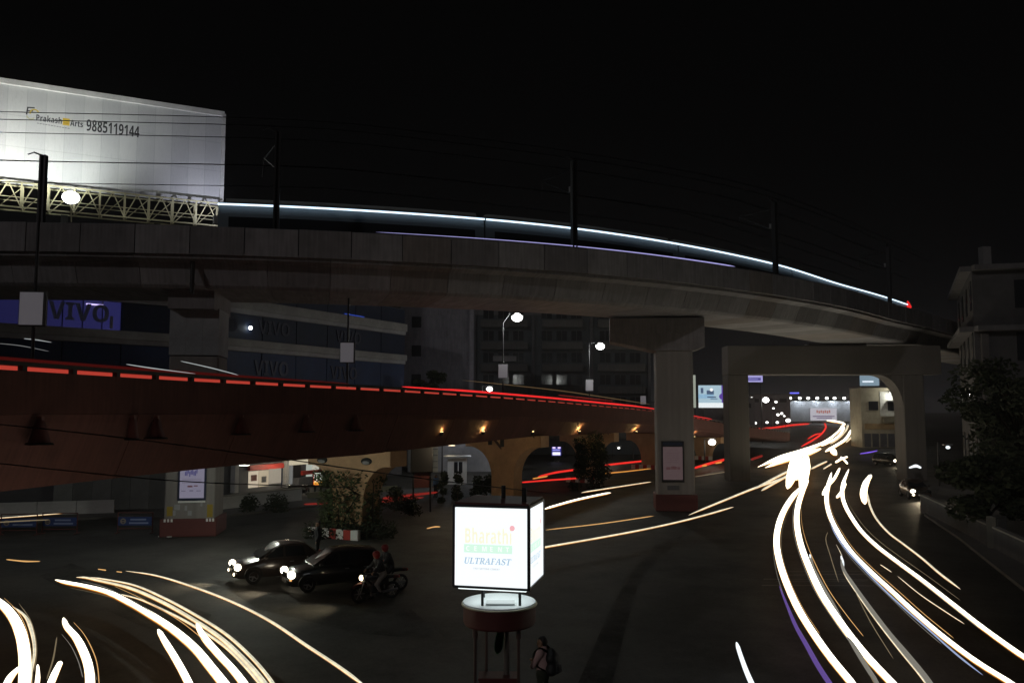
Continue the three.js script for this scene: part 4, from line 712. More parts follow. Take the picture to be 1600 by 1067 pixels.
function headlights(t, e, r, fog, cd, mark) {
  for (const s of [-1, 1]) { part('headlight', ball(r, 1.75, .66, s * .55, .8, .8, 1.15), glow(1, .9, .68, e), t);
    if (fog) part('fog_lamp', ball(r * .62, 1.84, .4, s * .55, .8, .7, 1.2), glow(1, .84, .56, e * .8), t); else part('side_lamp', ball(.05, 1.8, .48, s * .62), glow(1, .45, .12, 1.2), t); }
  const l = new THREE.SpotLight(C(1, .82, .55), cd, 0, .75, .8, 2); l.position.set(2.05, .66, 0); l.target.position.set(8, -.4, 0); l.castShadow = true; l.shadow.radius = 6; t.add(l, l.target);
}
const heading = -(Math.PI - Math.atan2(.48, .87));                     // towards the left and a little to the camera
const carA = car('waiting_car', 'dark brown car with bright head and fog lamps, left of the waiting pair', V(-9.45, 0, -34.4), heading, M.carBrown, true); headlights(carA, 7, .17, true, 26);
const carB = car('waiting_car', 'black car with bright headlamps, right of the waiting pair', V(-6.95, 0, -32.9), heading, M.carBlack, false); headlights(carB, 8, .185, false, 24);
function bike(label, pos, ry, lit, riderLook) {                          // front towards +x
  const t = thing('motorcycle', label, 'motorcycle', pos, ry);
  for (const [x, w] of [[.68, .1], [-.62, .13]]) { const ty = new THREE.TorusGeometry(.26, .05, 8, 28); ty.translate(x, .31, 0); const wl = part('wheel', ty, M.rubber, t); const sp2 = []; for (let i = 0; i < 6; i++) { const b = bar(V(0, 0, 0), V(.24 * Math.cos(i * 1.047), .24 * Math.sin(i * 1.047), 0), .012, 5); b.translate(x, .31, 0); sp2.push(b); } part('spokes', sp2, M.rim, wl); }
  part('frame', [bar(V(.42, .85, 0), V(.05, .4, 0), .035), bar(V(.42, .9, 0), V(-.35, .72, 0), .03), bar(V(-.62, .31, .08), V(.05, .36, .08), .025), bar(V(-.62, .31, -.08), V(.05, .36, -.08), .025), bar(V(-.35, .72, 0), V(.05, .4, 0), .025)], M.steel, t);
  part('fork', [bar(V(.46, .95, .07), V(.68, .31, .07), .022), bar(V(.46, .95, -.07), V(.68, .31, -.07), .022)], M.rim, t);
  part('handlebar', [bar(V(.44, .98, 0), V(.36, 1.06, .3), .014), bar(V(.44, .98, 0), V(.36, 1.06, -.3), .014), bar(V(.36, 1.06, .3), V(.28, 1.05, .36), .018), bar(V(.36, 1.06, -.3), V(.28, 1.05, -.36), .018)], M.steel, t);
  part('fuel_tank', ball(.2, .17, .86, 0, 1.35, .75, .75, 16), M.carBlack, t); part('seat', ball(.2, -.36, .8, 0, 2.0, .4, .75, 14), M.black, t); part('engine', box(.34, .3, .24, .06, .45, 0, 0, .05), M.steel, t);
  part('front_mudguard', (() => { const g = new THREE.TorusGeometry(.33, .06, 6, 16, 1.9); g.rotateZ(.7); g.translate(.68, .31, 0); return g; })(), M.maroon, t);
  part('tail_section', ball(.14, -.72, .78, 0, 1.2, .5, .8), M.maroon, t); part('tail_lamp', ball(.05, -.88, .76, 0), M.redPaint, t); part('exhaust', bar(V(.05, .3, -.15), V(-.75, .36, -.17), .045, 10), M.rim, t);
  part('headlamp', ball(.1, .6, .86, 0, .8, 1, 1), lit ? glow(1, .84, .5, 7) : M.glass, t); part('lamp_case', ball(.105, .56, .86, 0, .8, 1, 1), M.black, t);
  if (lit) { const l = new THREE.SpotLight(C(1, .82, .5), 14, 0, .7, .8, 2); l.position.set(.78, .86, 0); l.target.position.set(5, 0, 0); t.add(l, l.target); l.castShadow = true; part('indicator', ball(.045, .52, .62, .2), glow(1, .3, .25, 1), t); }
  return t;
}
{
  const pos = V(-4.85, 0, -30.4), b = bike('dark motorcycle with one lit headlamp beside the black car', pos, heading + .12, true);
  person('motorcyclist in dark jacket and red helmet, one foot down, beside the black car', pos, heading + .12 + Math.PI / 2, { pelvis: [0, .95, -.22], waist: [0, 1.1, -.18], chest: [0, 1.3, -.08], neck: [0, 1.46, -.02], head: [0, 1.6, .03], shoulderL: [.18, 1.4, -.05], shoulderR: [-.18, 1.4, -.05], elbowL: [.27, 1.18, .1], elbowR: [-.27, 1.18, .1], wristL: [.3, 1.09, .26], wristR: [-.3, 1.09, .26], hipL: [.1, .9, -.2], hipR: [-.1, .9, -.2], kneeL: [.24, .62, .12], kneeR: [-.22, .55, .1], ankleL: [.22, .32, -.05], ankleR: [-.33, .1, .03], toeL: [.24, .27, .1], toeR: [-.38, .04, .17], curl: .9 }, { shirt: M.black, trousers: mat(.2, .17, .15, .9), longSleeve: true, helmet: mat(.22, .015, .012, .35) });
  const p2 = V(-4.75, 0, -31.75); bike('unlit dark motorcycle waiting behind the lit one', p2, heading + .05, false);
  person('passenger in dark clothes and red cap on the rear motorcycle', p2, heading + .05 + Math.PI / 2, { pelvis: [0, .95, -.22], waist: [0, 1.1, -.18], chest: [0, 1.3, -.08], neck: [0, 1.46, -.02], head: [0, 1.62, .03], shoulderL: [.18, 1.4, -.05], shoulderR: [-.18, 1.4, -.05], elbowL: [.27, 1.18, .1], elbowR: [-.27, 1.18, .1], wristL: [.3, 1.09, .26], wristR: [-.3, 1.09, .26], hipL: [.1, .9, -.2], hipR: [-.1, .9, -.2], kneeL: [.22, .58, .12], kneeR: [-.22, .58, .12], ankleL: [.24, .12, .0], ankleR: [-.24, .12, .0], toeL: [.27, .05, .15], toeR: [-.27, .05, .15], curl: .9 }, { shirt: M.black, trousers: M.black, longSleeve: true, helmet: mat(.16, .012, .012, .45) });
}
{ // vehicles waiting with lamps on at the right roadside
  const a = gp(1388, 727), c1 = copy(carB, 'far car with starry headlamps at the right roadside beyond the portal', V(a.x, 0, a.z), -Math.PI / 2 - .35);
  const b = gp(1414, 778), c2 = copy(carA, 'parked car with one bright lamp at the right roadside nearer than the portal', V(b.x + .8, 0, b.z), -Math.PI / 2 + .2);
  c2.traverse((o) => { if (o.isMesh && (o.name === 'headlight' || o.name === 'fog_lamp') && o.geometry.boundingSphere === null) o.geometry.computeBoundingSphere(); });
  const off = c2.children.filter((o) => (o.name === 'headlight' || o.name === 'fog_lamp')).slice(0, 2); for (const o of off) o.material = M.glass;
}

// ---------------------------------------------------------------- signal gantry, board back, wires
{
  const b = gp(797, 783), d = -b.z, t = thing('signal_gantry', 'dark cantilever gantry with a long arm and diagonal brace behind the sign box', 'gantry', V(b.x, 0, b.z));
  const y = dp(797, 674, d).y, x1 = dp(628, 669, d).x - b.x, brown = mat(.1, .055, .05, .5);
  part('pole', [cyl(.22, .2, y - .5, 0, (y - .5) / 2, 0, 12)], brown, t); part('bend', tube([V(0, y - .6, 0), V(0, y - .2, 0), V(-.3, y + .05, 0), V(-.9, y + .08, 0)], .2, 14, 10), brown, t);
  part('arm', bar(V(-.8, y + .08, 0), V(x1, y + .18, 0), .1, 8), brown, t); part('brace', bar(V(-1.5, y - .2, 0), V(0, y - 2.1, 0), .1, 8), brown, t);
  part('foot', box(.7, .3, .7, 0, .15, 0), M.galv, t); part('hanging_panel', box(3.4, .85, .08, -6.2, y - .45, 0), M.maroon, t);
  part('signal_head', [box(.3, .8, .25, -.6, y - .75, .1, 0, .03), box(.3, .8, .25, -1.5, y - .6, .1, 0, .03)], M.black, t);
}
{
  const b = gp(658, 800), d = -b.z, t = thing('board_on_posts', 'dark back of a large board on two posts left of the sign box', 'board', V(b.x, 0, b.z), .25);
  part('board', box(1.5, 2.0, .3, 0, 3.6, 0, 0, .06), M.black, t); part('hood', box(1.2, .5, .34, -.1, 4.75, 0, .0, .08), M.black, t); for (const x of [-.55, .6]) part('post', cyl(.06, .06, 2.8, x, 1.4, 0, 8), M.black, t); part('lower_plate', box(1.1, 1.0, .06, .02, 2.1, -.05), M.maroon, t);
}
[[[-20, 661], [150, 679], [400, 711], [640, 745], [870, 772], 27, 'upper thin cable slanting across the flyover side'], [[-20, 722], [120, 737], [270, 751], [420, 758], [560, 762], 24, 'lower thin cable slanting across the flyover side']].forEach((w) => {
  const label = w.pop(), d = w.pop(); tag(mesh('cable', tube(w.map(([u, v], i) => dp(u, v, 17 + i * 1.2)), .013, 40, 5), M.black), label, 'cable', 'thin cables crossing before the flyover');
});
// ---------------------------------------------------------------- walls, barricades, small street things
{
  const seg = (u0, v0, u1, v1, h, label, m, cap) => { const a = gp(u0, v0), b = gp(u1, v1), L = a.distanceTo(b), t = thing('barrier_wall', label, 'wall', V((a.x + b.x) / 2, 0, (a.z + b.z) / 2), -Math.atan2(b.z - a.z, b.x - a.x)); const n = Math.max(1, Math.round(L / 2.2)); for (let i = 0; i < n; i++) part('panel', box(L / n - .03, h, .22, -L / 2 + (i + .5) * L / n, h / 2, 0, 0, .02), m, t); if (cap) part('coping', box(L, .08, .3, 0, h + .04, 0), M.kerb, t); return t; };
  seg(-70, 812, 178, 804, .95, 'low pale roadside barrier at far left', M.white, false);
  seg(334, 800, 470, 784, .95, 'low white wall right of the pier with the maroon plinth', M.white, true);
  seg(480, 781, 620, 769, .55, 'low mossy wall before the lit shops', conc(.25, .25, .17), false);
  seg(1442, 800, 1640, 905, 1.1, 'low dark compound wall along the right pavement', grime(.1, .1, .105), true);
  const a = gp(30, 806), q = thing('site_hoarding', 'tall grey sheet hoarding under the flyover left of the maroon-plinth pier', 'fence', V(-27, 0, -56.5), .12); for (let i = 0; i < 9; i++) part('sheet', box(1.18, 2.9, .05, -3 + i * 1.22, 1.45, rr(-.02, .02)), [conc(.2, .21, .2), conc(.16, .17, .16)][i % 2], q); part('rail', box(11, .08, .08, 1.9, 2.95, 0), M.paleGrey, q);
}
let bar0;
[[28, 836, 'leftmost of three along the left kerb'], [92, 834, 'middle of three along the left kerb'], [210, 833, 'rightmost of three, left of the maroon plinth']].forEach(([u, v, w], i) => {
  const p = gp(u, v), label = 'blue police barricade panel, ' + w;
  if (bar0) { copy(bar0, label, p, rr(-.08, .08)); return; }
  bar0 = thing('barricade', label, 'barricade', p, .05, 'police barricades along the left kerb');
  part('frame', [...[-.95, .95].map((x) => bar(V(x, 0, 0), V(x, 1.15, 0), .03)), bar(V(-.95, 1.12, 0), V(.95, 1.12, 0), .03), bar(V(-.95, .25, 0), V(.95, .25, 0), .03), ...[-.95, .95].map((x) => bar(V(x, .03, -.3), V(x, .03, .3), .03))], M.maroon, bar0);
  part('panel', pbox(1.85, .46, .03, 0, .66, .03), printed(canvasTex(256, 64, (x, w2, h) => { x.fillStyle = '#263f78'; x.fillRect(0, 0, w2, h); x.fillStyle = '#9a8f80'; x.beginPath(); x.arc(38, 32, 22, 0, 7); x.fill(); x.fillStyle = '#3a3a50'; x.fillRect(28, 22, 20, 8); x.fillRect(30, 38, 18, 8); x.fillStyle = '#8d9cc0'; x.fillRect(92, 14, 120, 12); x.fillRect(84, 40, 146, 12); })), bar0);
});
{ const p = gp(262, 838), t = thing('rubbish_heap', 'small heap of pale litter at the foot of the maroon plinth', 'litter', p); part('bag', [ball(.2, 0, .14, 0, 1.2, .7, 1), ball(.15, .3, .1, .1, 1.3, .65, 1)], M.paleGrey, t); part('scrap', [box(.3, .04, .2, -.3, .03, .2, .4), box(.2, .05, .16, .2, .03, .35, .9)], M.whitePaint, t); }
{ const p = gp(518, 832), t = thing('hazard_marker', 'yellow and black striped hazard post beside the creeper-wrapped pier', 'post', p); part('post', cyl(.05, .05, 1.3, 0, .65, 0), M.steel, t); for (let i = 0; i < 6; i++) { const g = box(.4, .13, .04, 0, .55 + i * .13, .04); part('stripe', g, i % 2 ? M.black : M.yellow, t); } }
for (const [u, v, w] of [[1560, 860, 'by the compound wall at right edge'], [1512, 815, 'beyond the first by the compound wall at right']]) { const p = gp(u, v), t = thing('utility_box', 'dark upright utility cabinet ' + w, 'cabinet', p, .5); part('case', box(.9, 1.6, .5, 0, .85, 0, 0, .03), conc(.12, .12, .11), t); part('door', box(.7, 1.3, .03, 0, .9, .26), conc(.15, .15, .14), t); part('plinth', box(1, .12, .6, 0, .06, 0), M.kerb, t); }

// ---------------------------------------------------------------- trees and planting
function leaves(n, fn, size) {
  const P = [], g = new THREE.BufferGeometry();
  for (let i = 0; i < n; i++) {
    const c = fn(), s = size * rr(.6, 1.3), a = V(rr(-1, 1), rr(-.6, .6), rr(-1, 1)).normalize(), b = V(rr(-1, 1), rr(-1, 1), rr(-1, 1)).cross(a).normalize();
    const A = c.clone().addScaledVector(a, s), B = c.clone().addScaledVector(b, s * .45), D = c.clone().addScaledVector(b, -s * .45), E = c.clone().addScaledVector(a, -s);
    for (const p of [A, B, E, A, E, D]) P.push(p.x, p.y, p.z);
  }
  g.setAttribute('position', new THREE.Float32BufferAttribute(P, 3)); g.computeVertexNormals(); return clean(g);
}
function tree(pos, h, r, label, n = 5000) {
  const t = thing('tree', label, 'tree', pos), limbs = [], cl = []; limbs.push(tube([V(0, 0, 0), V(.1, h * .25, .05), V(-.05, h * .45, 0), V(.1, h * .7, 0)], [.3, .22, .15, .05], 12, 8));
  for (let i = 0; i < 13; i++) { const a = i * 2.4, y = h * rr(.35, .95), q = r * Math.sqrt(Math.max(.1, 1 - Math.pow((y / h - .62) / .45, 2))) * rr(.45, .95); const c = V(Math.cos(a) * q, y, Math.sin(a) * q); cl.push([c, r * rr(.26, .46)]); limbs.push(tube([V(0, h * rr(.28, .5), 0), c.clone().multiplyScalar(.5).setY(c.y - .4), c], [.1, .06, .02], 6, 5)); }
  part('trunk', limbs, M.bark, t);
  part('crown', leaves(n, () => { const [c, q] = cl[Math.floor(rnd() * cl.length)]; const v = V(rr(-1, 1), rr(-1, 1), rr(-1, 1)).normalize().multiplyScalar(q * Math.cbrt(rnd())); return c.clone().add(v.multiply(V(1.15, .8, 1.15))); }, .2), M.leafDark, t);
}
[[33.6, -55.5, 10, 4.2, 'dark bushy tree at right edge before the cream building'], [36.6, -59.5, 9, 3.6, 'dark tree at right, behind the bushy one'], [37.5, -50, 9.5, 4, 'dark tree cut by the right frame edge'], [40.2, -67, 10, 3.2, 'dark tree under the eaves of the cream building at right'], [24.8, -44, 4.2, 2.0, 'small dark tree over the compound wall at right']].forEach(([x, z, h, r, l]) => tree(V(x, 0, z), h, r, l));
tree(V(-8.6, 0, -86), 11, 1.9, 'dark tree rising above the flyover before the grey slab tower', 2200);
{ // creeper round the nearest flyover pier
  const s = FLY.find((p) => p.z + 45), c = FLY.pt(s, -FW / 2, 0), t = thing('creeper', 'thick green creeper and shrubs wrapped round the nearest flyover pier', 'plant', V(c.x, 0, c.z));
  part('stem', [0, 1, 2, 3, 4].map((i) => tube([V(Math.cos(i) * 1.1, 0, 1 + Math.sin(i) * .2), V(Math.cos(i * 2) * 1.1, 1.5, 1.05), V(Math.cos(i * 3) * 1.1, 3, 1)], .03, 10, 5)), M.bark, t);
  part('foliage', leaves(5200, () => { const y = rr(.1, 3.3), a = rr(0, 7), q = rr(.9, 1.55) * (y > 2.6 ? 1.15 : 1); return V(Math.cos(a) * q * 1.15 - .35, y + (y > 2.4 ? rr(0, .3) : 0), Math.sin(a) * q); }, .11), M.leaf, t);
  part('shrub', leaves(1800, () => V(rr(-2.4, 2.4), rr(0, .9) * rr(.5, 1), rr(.6, 2.2)), .1), M.leafDark, t);
}
[[715, 783, 2.1, .55, 'dark conical shrub before the white cabin'], [692, 786, 2.6, .5, 'tall dark conical shrub left of the white cabin'], [746, 778, 1.5, .7, 'round dark shrub below the second flyover pier'], [760, 780, 1.9, .6, 'dark shrub at the stem of the second flyover pier'], [616, 800, 1.4, .8, 'low dark shrub right of the creeper pier'], [640, 806, 1.1, .8, 'low dark shrub at the board posts'], [430, 800, .8, 1.0, 'low dusty shrub before the white wall'], [385, 803, .8, .9, 'dusty shrub beside the plinth pier and white wall'], [935, 765, 4.6, 1.5, 'tall dark bush left of the tall square pier'], [905, 768, 4.4, 1.1, 'narrow dark bush left of the tall bush']].forEach(([u, v, h, r, label]) => {
  const p = gp(u, v), t = thing('shrub', label, 'shrub', p), cl = Array.from({ length: 9 }, () => { const y = Math.pow(rnd(), 1.2), a = rr(0, 7), q = r * (1 - y * .7) * rr(.1, .85); return V(Math.cos(a) * q, .15 + y * h * .92, Math.sin(a) * q); }); part('stem', bar(V(0, 0, 0), V(0, h * .7, 0), .05, 6, .02), M.bark, t);
  part('foliage', leaves(Math.round(700 * h * r) + 300, () => { const c = cl[Math.floor(rnd() * 9)], k = Math.cbrt(rnd()) * r * .55; return c.clone().add(V(rr(-1, 1), rr(-1, 1) * .9, rr(-1, 1)).normalize().multiplyScalar(k)).max(V(-99, .04, -99)); }, .1), M.leafDark, t);
});
// parked two-wheelers in front of the shops
{ const b0 = scene.children.find((o) => o.userData.label === 'unlit dark motorcycle waiting behind the lit one'); [[452, 779, 'first from left'], [474, 777, 'second from left'], [540, 771, 'third from left'], [588, 766, 'fourth from left, by the pier']].forEach(([u, v, w]) => copy(b0, 'parked dark motorcycle before the lit shops, ' + w, gp(u, v), rr(1.2, 1.8))); }

// ---------------------------------------------------------------- light trails left by the traffic: glowing lines at lamp height over the road
function trailGlow(stops, k) {                                          // hot above and in the middle, fading to amber on the underside
  const n = 64, W = 128, na = vnoise(W, 16), nb = vnoise(W, 50), d = new Uint8Array(W * n * 4); for (let i = 0; i < n; i++) { const v = (i + .5) / n; let j = 0; while (j < stops.length - 2 && v > stops[j + 1][0]) j++; const [a, A] = stops[j], [b, B] = stops[j + 1], f = Math.min(1, Math.max(0, (v - a) / (b - a))); for (let q = 0; q < W; q++) { const w = .62 + .28 * na[q] * 1.0 + .2 * nb[q]; for (let c = 0; c < 4; c++) d[(i * W + q) * 4 + c] = c === 3 ? 255 : 255 * Math.min(1, w * (A[c] + (B[c] - A[c]) * f)); } }
  const t = new THREE.DataTexture(d, W, n); t.wrapS = THREE.RepeatWrapping; t.magFilter = t.minFilter = THREE.LinearFilter; t.needsUpdate = true; return new THREE.MeshStandardMaterial({ color: C(.02, .02, .02), emissive: C(1, 1, 1), emissiveMap: t, emissiveIntensity: k, roughness: .7 });
}
const GL = { hot: trailGlow([[0, [.015, .005, .001]], [.3, [.06, .02, .004]], [.47, [.3, .125, .03]], [.58, [.85, .58, .28]], [.68, [1, .9, .66]], [.8, [1, .96, .8]], [1, [1, .94, .78]]], 3.4),
  blaze: trailGlow([[0, [.06, .022, .005]], [.3, [.3, .14, .04]], [.48, [.9, .6, .28]], [.6, [1, .9, .66]], [1, [1, .93, .74]]], 4.2),
  warm: trailGlow([[0, [.015, .006, .001]], [.25, [.07, .025, .005]], [.43, [.3, .13, .032]], [.56, [.95, .62, .28]], [.7, [1, .82, .54]], [.85, [.75, .66, .47]], [1, [.5, .48, .38]]], 1.6), amber: glow(1, .56, .2, .75), fringe: glow(1, .45, .12, .5), grey: glow(.5, .47, .4, .42), dim: glow(.6, .47, .28, .3), blue: glow(.5, .62, .95, .62), violet: glow(.12, .07, .27, 1), red: glow(1, .035, .025, .85), redDim: glow(.75, .055, .04, .28), white: glow(.9, .97, 1, 1.2), orange: glow(1, .42, .08, .8), dot: glow(1, .88, .6, 3) };
function trail(label, group, pix, w, m, opt = {}) {                     // w: widths in metres along the way
  const h = opt.h ?? .72, far = opt.far ?? 415, pts = pix.map(([u, v]) => { let p = v > 641 ? gp(u, v, h) : null; if (!p || -p.z > far || p.z > 0) p = dp(u, v, far); return p; });
  const n = opt.n ?? Math.min(90, 16 + pix.length * 7), W = w.map((q) => q / 2);
  if (m === GL.hot && pix.length > 5) {                               // the lesser lamps of the same vehicle run alongside as thin lines
    const t = thing('headlight_trail', label, 'light trail', V(0, 0, 0), 0, group); part('core', tube(pts, W, n, 14, Math.round(n * .09)), m, t);
    for (let q = 0; q < 3; q++) { const a = rr(.05, .3), b = rr(.6, .95), off = (q === 1 ? -1 : 1) * rr(.13, .26), dy = rr(-.3, .22), A = Math.floor(a * pts.length), B = Math.max(A + 3, Math.ceil(b * pts.length)), seg = pts.slice(A, B); if (seg.length < 3) continue;
      part('thin_line', tube(seg.map((p) => p.clone().add(V(off, dy, 0))), [.004, rr(.008, .016), rr(.006, .012)], n, 5), [GL.dim, GL.grey, GL.amber][q], t); }
    return t;
  }
  return tag(mesh(opt.name ?? 'headlight_trail', tube(pts, W, n, 14, Math.round(n * .09)), m), label, 'light trail', group);
}
const GR = 'light trails sweeping down the right carriageway', GLf = 'light trails turning at lower left', GF = 'far light trails at the end of the carriageway', GM = 'light trails crossing in the middle distance', GRd = 'red tail light trails';
trail('broad warm white trail, leftmost on the right carriageway', GR, [[1256, 758], [1240, 776], [1226, 798], [1217, 822], [1214, 848], [1219, 880], [1232, 918], [1250, 956], [1274, 994], [1300, 1030], [1328, 1064], [1362, 1105]], [.4, .33, .27, .22, .2, .18], GL.hot);
trail('broad warm white trail, second from left on the right carriageway', GR, [[1264, 750], [1252, 775], [1246, 800], [1246, 822], [1252, 852], [1266, 890], [1285, 930], [1310, 968], [1335, 1002], [1362, 1034], [1398, 1072], [1432, 1108]], [.4, .3, .26, .22, .2, .18], GL.hot);
trail('warm white trail, third from left on the right carriageway', GR, [[1300, 738], [1295, 758], [1292, 780], [1297, 805], [1310, 832], [1330, 862], [1360, 893], [1395, 925], [1435, 962], [1480, 1000], [1530, 1037], [1580, 1068], [1640, 1106]], [.36, .26, .2, .16, .15, .14], GL.hot);
trail('warm white trail, second from right on the right carriageway', GR, [[1327, 733], [1318, 757], [1317, 775], [1322, 792], [1332, 810], [1348, 832], [1372, 855], [1402, 878], [1440, 906], [1490, 945], [1540, 984], [1600, 1027], [1665, 1070]], [.34, .25, .2, .17, .15, .15], GL.hot);
trail('thin orange trail, rightmost on the right carriageway', GR, [[1356, 770], [1360, 790], [1371, 812], [1392, 835], [1412, 850], [1442, 873], [1470, 897], [1502, 921]], [.14, .11, .1, .09, .09], GL.warm);
trail('short fat blazing trail at the top of the thin orange one', GR, [[1362, 742], [1354, 755], [1350, 772], [1352, 788]], [.3, .5, .5, .3], GL.hot);
trail('thin blue-white trail along the third warm trail', GR, [[1297, 812], [1306, 834], [1325, 861], [1348, 886], [1375, 914], [1410, 947], [1450, 982], [1500, 1026], [1537, 1055]], [.07, .09, .06, .05, .04], GL.blue);
trail('soft grey trail starting beside the second warm trail', GR, [[1267, 866], [1270, 884], [1285, 915], [1305, 950], [1330, 1000], [1355, 1042], [1380, 1080]], [.1, .14, .13, .12, .1], GL.grey);
trail('bright short head of the soft grey trail', GR, [[1266, 866], [1268, 874], [1270, 884]], [.06, .1, .07], GL.white);
trail('soft grey trail in the middle of the right carriageway', GR, [[1316, 866], [1318, 888], [1335, 915], [1360, 950], [1390, 990], [1420, 1025], [1450, 1062], [1466, 1085]], [.1, .13, .14, .14, .12], GL.grey);
trail('bright short head of the middle grey trail', GR, [[1315, 868], [1317, 878], [1318, 890]], [.06, .12, .08], GL.white);
trail('hair-thin warm trail left of the middle grey one', GR, [[1307, 850], [1316, 869], [1318, 892], [1340, 928], [1370, 970], [1405, 1015], [1440, 1058], [1452, 1075]], [.02, .035, .04, .04], GL.warm);
trail('hair-thin dashed trail between the third and fourth warm trails', GR, [[1403, 900], [1440, 930], [1480, 957], [1508, 975]], [.03, .04, .03], GL.warm);
trail('tiny dash above the hair-thin dashed trail', GR, [[1376, 882], [1394, 894]], [.03, .05, .03], GL.warm);
trail('violet-blue trail at the left of the right carriageway', GR, [[1218, 915], [1230, 945], [1245, 980], [1262, 1010], [1280, 1042], [1312, 1090]], [.05, .1, .12, .12], GL.violet);
trail('short white trail at the bottom of the dark road', GR, [[1151, 1003], [1158, 1025], [1168, 1052], [1180, 1078], [1195, 1106]], [.1, .11, .12, .12], GL.white);
trail('faint thin wavering trail between warm trails at right', GR, [[1294, 831], [1291, 842], [1298, 868], [1311, 910]], [.03, .04, .03], GL.dim);
trail('faint thin straight trail left of middle grey one', GR, [[1335, 920], [1360, 970], [1397, 1030]], [.02, .03, .02], GL.dim);
trail('faint thin line low between two broad trails at right', GR, [[1330, 1000], [1350, 1034], [1368, 1070]], [.03, .03], GL.dim);
// lower left
trail('massive white trail curving at the bottom left corner', GLf, [[-30, 925], [-2, 942], [18, 963], [31, 990], [37, 1020], [38, 1050], [36, 1095]], [.16, .26, .28, .27, .25], GL.hot);
trail('thin twin line beside the massive corner trail', GLf, [[18, 947], [38, 963], [48, 985], [53, 1018], [48, 1050], [42, 1090]], [.05, .1, .06, .05], GL.warm);
trail('outermost thin line beside the massive corner trail', GLf, [[28, 942], [46, 968], [54, 995], [56, 1020], [52, 1050]], [.02, .03, .03], GL.dim);
trail('short hooked white trail with orange edge at lower left', GLf, [[98, 965], [103, 979], [118, 997], [130, 1020], [138, 1045], [141, 1092]], [.1, .17, .2, .2, .2], GL.hot);
trail('short white trail starting between hooked and long trails', GLf, [[246, 983], [256, 1001], [272, 1027], [286, 1052], [304, 1088]], [.12, .17, .17, .17], GL.hot);
trail('long main white trail sweeping to lower left', GLf, [[85, 906], [102, 911], [132, 917], [166, 926], [200, 942], [235, 962], [270, 985], [305, 1015], [330, 1045], [350, 1070], [372, 1098]], [.13, .19, .22, .22, .22], GL.hot);
trail('cream trail above the main one at lower left', GLf, [[118, 902], [132, 903], [150, 907], [200, 919], [250, 940], [300, 968], [345, 998], [382, 1032], [410, 1064], [428, 1092]], [.08, .13, .12, .12], GL.warm);
trail('cream twin line hugging the upper cream trail', GLf, [[140, 902], [160, 905], [206, 914], [256, 935], [306, 962], [352, 991], [391, 1026], [420, 1060], [440, 1092]], [.06, .09, .09, .09], GL.warm);
trail('narrow white trail splitting between main and cream trails', GLf, [[168, 925], [212, 935], [260, 956], [300, 977], [350, 1010], [386, 1045], [416, 1082]], [.04, .08, .08, .08], GL.warm);
trail('white trail starting in the middle of the lower left bundle', GLf, [[306, 974], [318, 996], [340, 1022], [365, 1049], [392, 1084]], [.12, .19, .18, .18], GL.hot);
trail('lone thin cream trail, uppermost of the lower left sweep', GLf, [[195, 892], [240, 899], [300, 917], [360, 940], [420, 970], [480, 1010], [530, 1043], [575, 1076]], [.05, .09, .09, .09, .09], GL.warm);
trail('short thin trail at the left edge above the sweep', GLf, [[8, 874], [40, 877], [62, 877]], [.04, .06, .03], GL.amber);
trail('thin straight pale trail by the left barrier', GLf, [[-20, 811], [50, 806], [101, 802]], [.06, .08, .06], GL.warm, { h: .9 });
trail('dim line just under the straight trail by the left barrier', GLf, [[-20, 817], [30, 814], [76, 812]], [.05, .06, .05], GL.dim, { h: .8 });
trail('short curved white trail right of the corner trail', GLf, [[94, 1034], [84, 1055], [70, 1090]], [.12, .16, .16], GL.hot);
trail('tiny upright white trail right of the corner trail', GLf, [[58, 1038], [58, 1060], [54, 1088]], [.05, .1, .1], GL.hot);
trail('short white trail at the very bottom left corner', GLf, [[30, 1043], [16, 1058], [2, 1086]], [.1, .16, .16], GL.hot);
trail('faint arc between corner and hooked trails', GLf, [[88, 995], [82, 1030], [72, 1062]], [.03, .04, .03], GL.dim);
trail('tiny dash left of the lone cream trail', GLf, [[152, 889], [165, 891]], [.03, .05], GL.amber);
trail('second tiny dash left of the lone cream trail', GLf, [[181, 893], [190, 894]], [.03, .04], GL.amber);
// middle
trail('long thin warm trail from the sign box to the right', GM, [[840, 858], [855, 855], [930, 842], [1000, 829], [1060, 816], [1110, 803], [1147, 792]], [.12, .12, .12, .13], GL.warm);
trail('warm white trail climbing from the long thin trail to the glare', GM, [[1076, 805], [1130, 783], [1180, 763], [1215, 751], [1238, 742]], [.12, .2, .26], GL.warm);
trail('upper parallel trail climbing to the glare', GM, [[1180, 764], [1210, 748], [1240, 733]], [.2, .24, .3], GL.warm);
trail('lower parallel trail climbing to the glare', GM, [[1190, 767], [1220, 750], [1248, 735]], [.2, .24, .3], GL.warm);
trail('bright white trail right of the top of the sign box', GM, [[850, 796], [900, 782], [955, 770]], [.17, .19, .19], GL.hot);
trail('thin white trail above the one by the sign box', GM, [[908, 770], [960, 762], [1018, 753]], [.13, .13, .1], GL.warm);
trail('hair-thin orange trail between the two warm ones', GM, [[852, 828], [940, 818], [1022, 806]], [.04, .05, .05], GL.amber);
trail('faint thin trail between tall pier and portal column', GM, [[1085, 745], [1136, 737]], [.08, .08], GL.dim);
trail('short pale dash left of the sign box', GM, [[666, 826], [680, 823], [688, 823]], [.05, .07, .04], GL.amber);
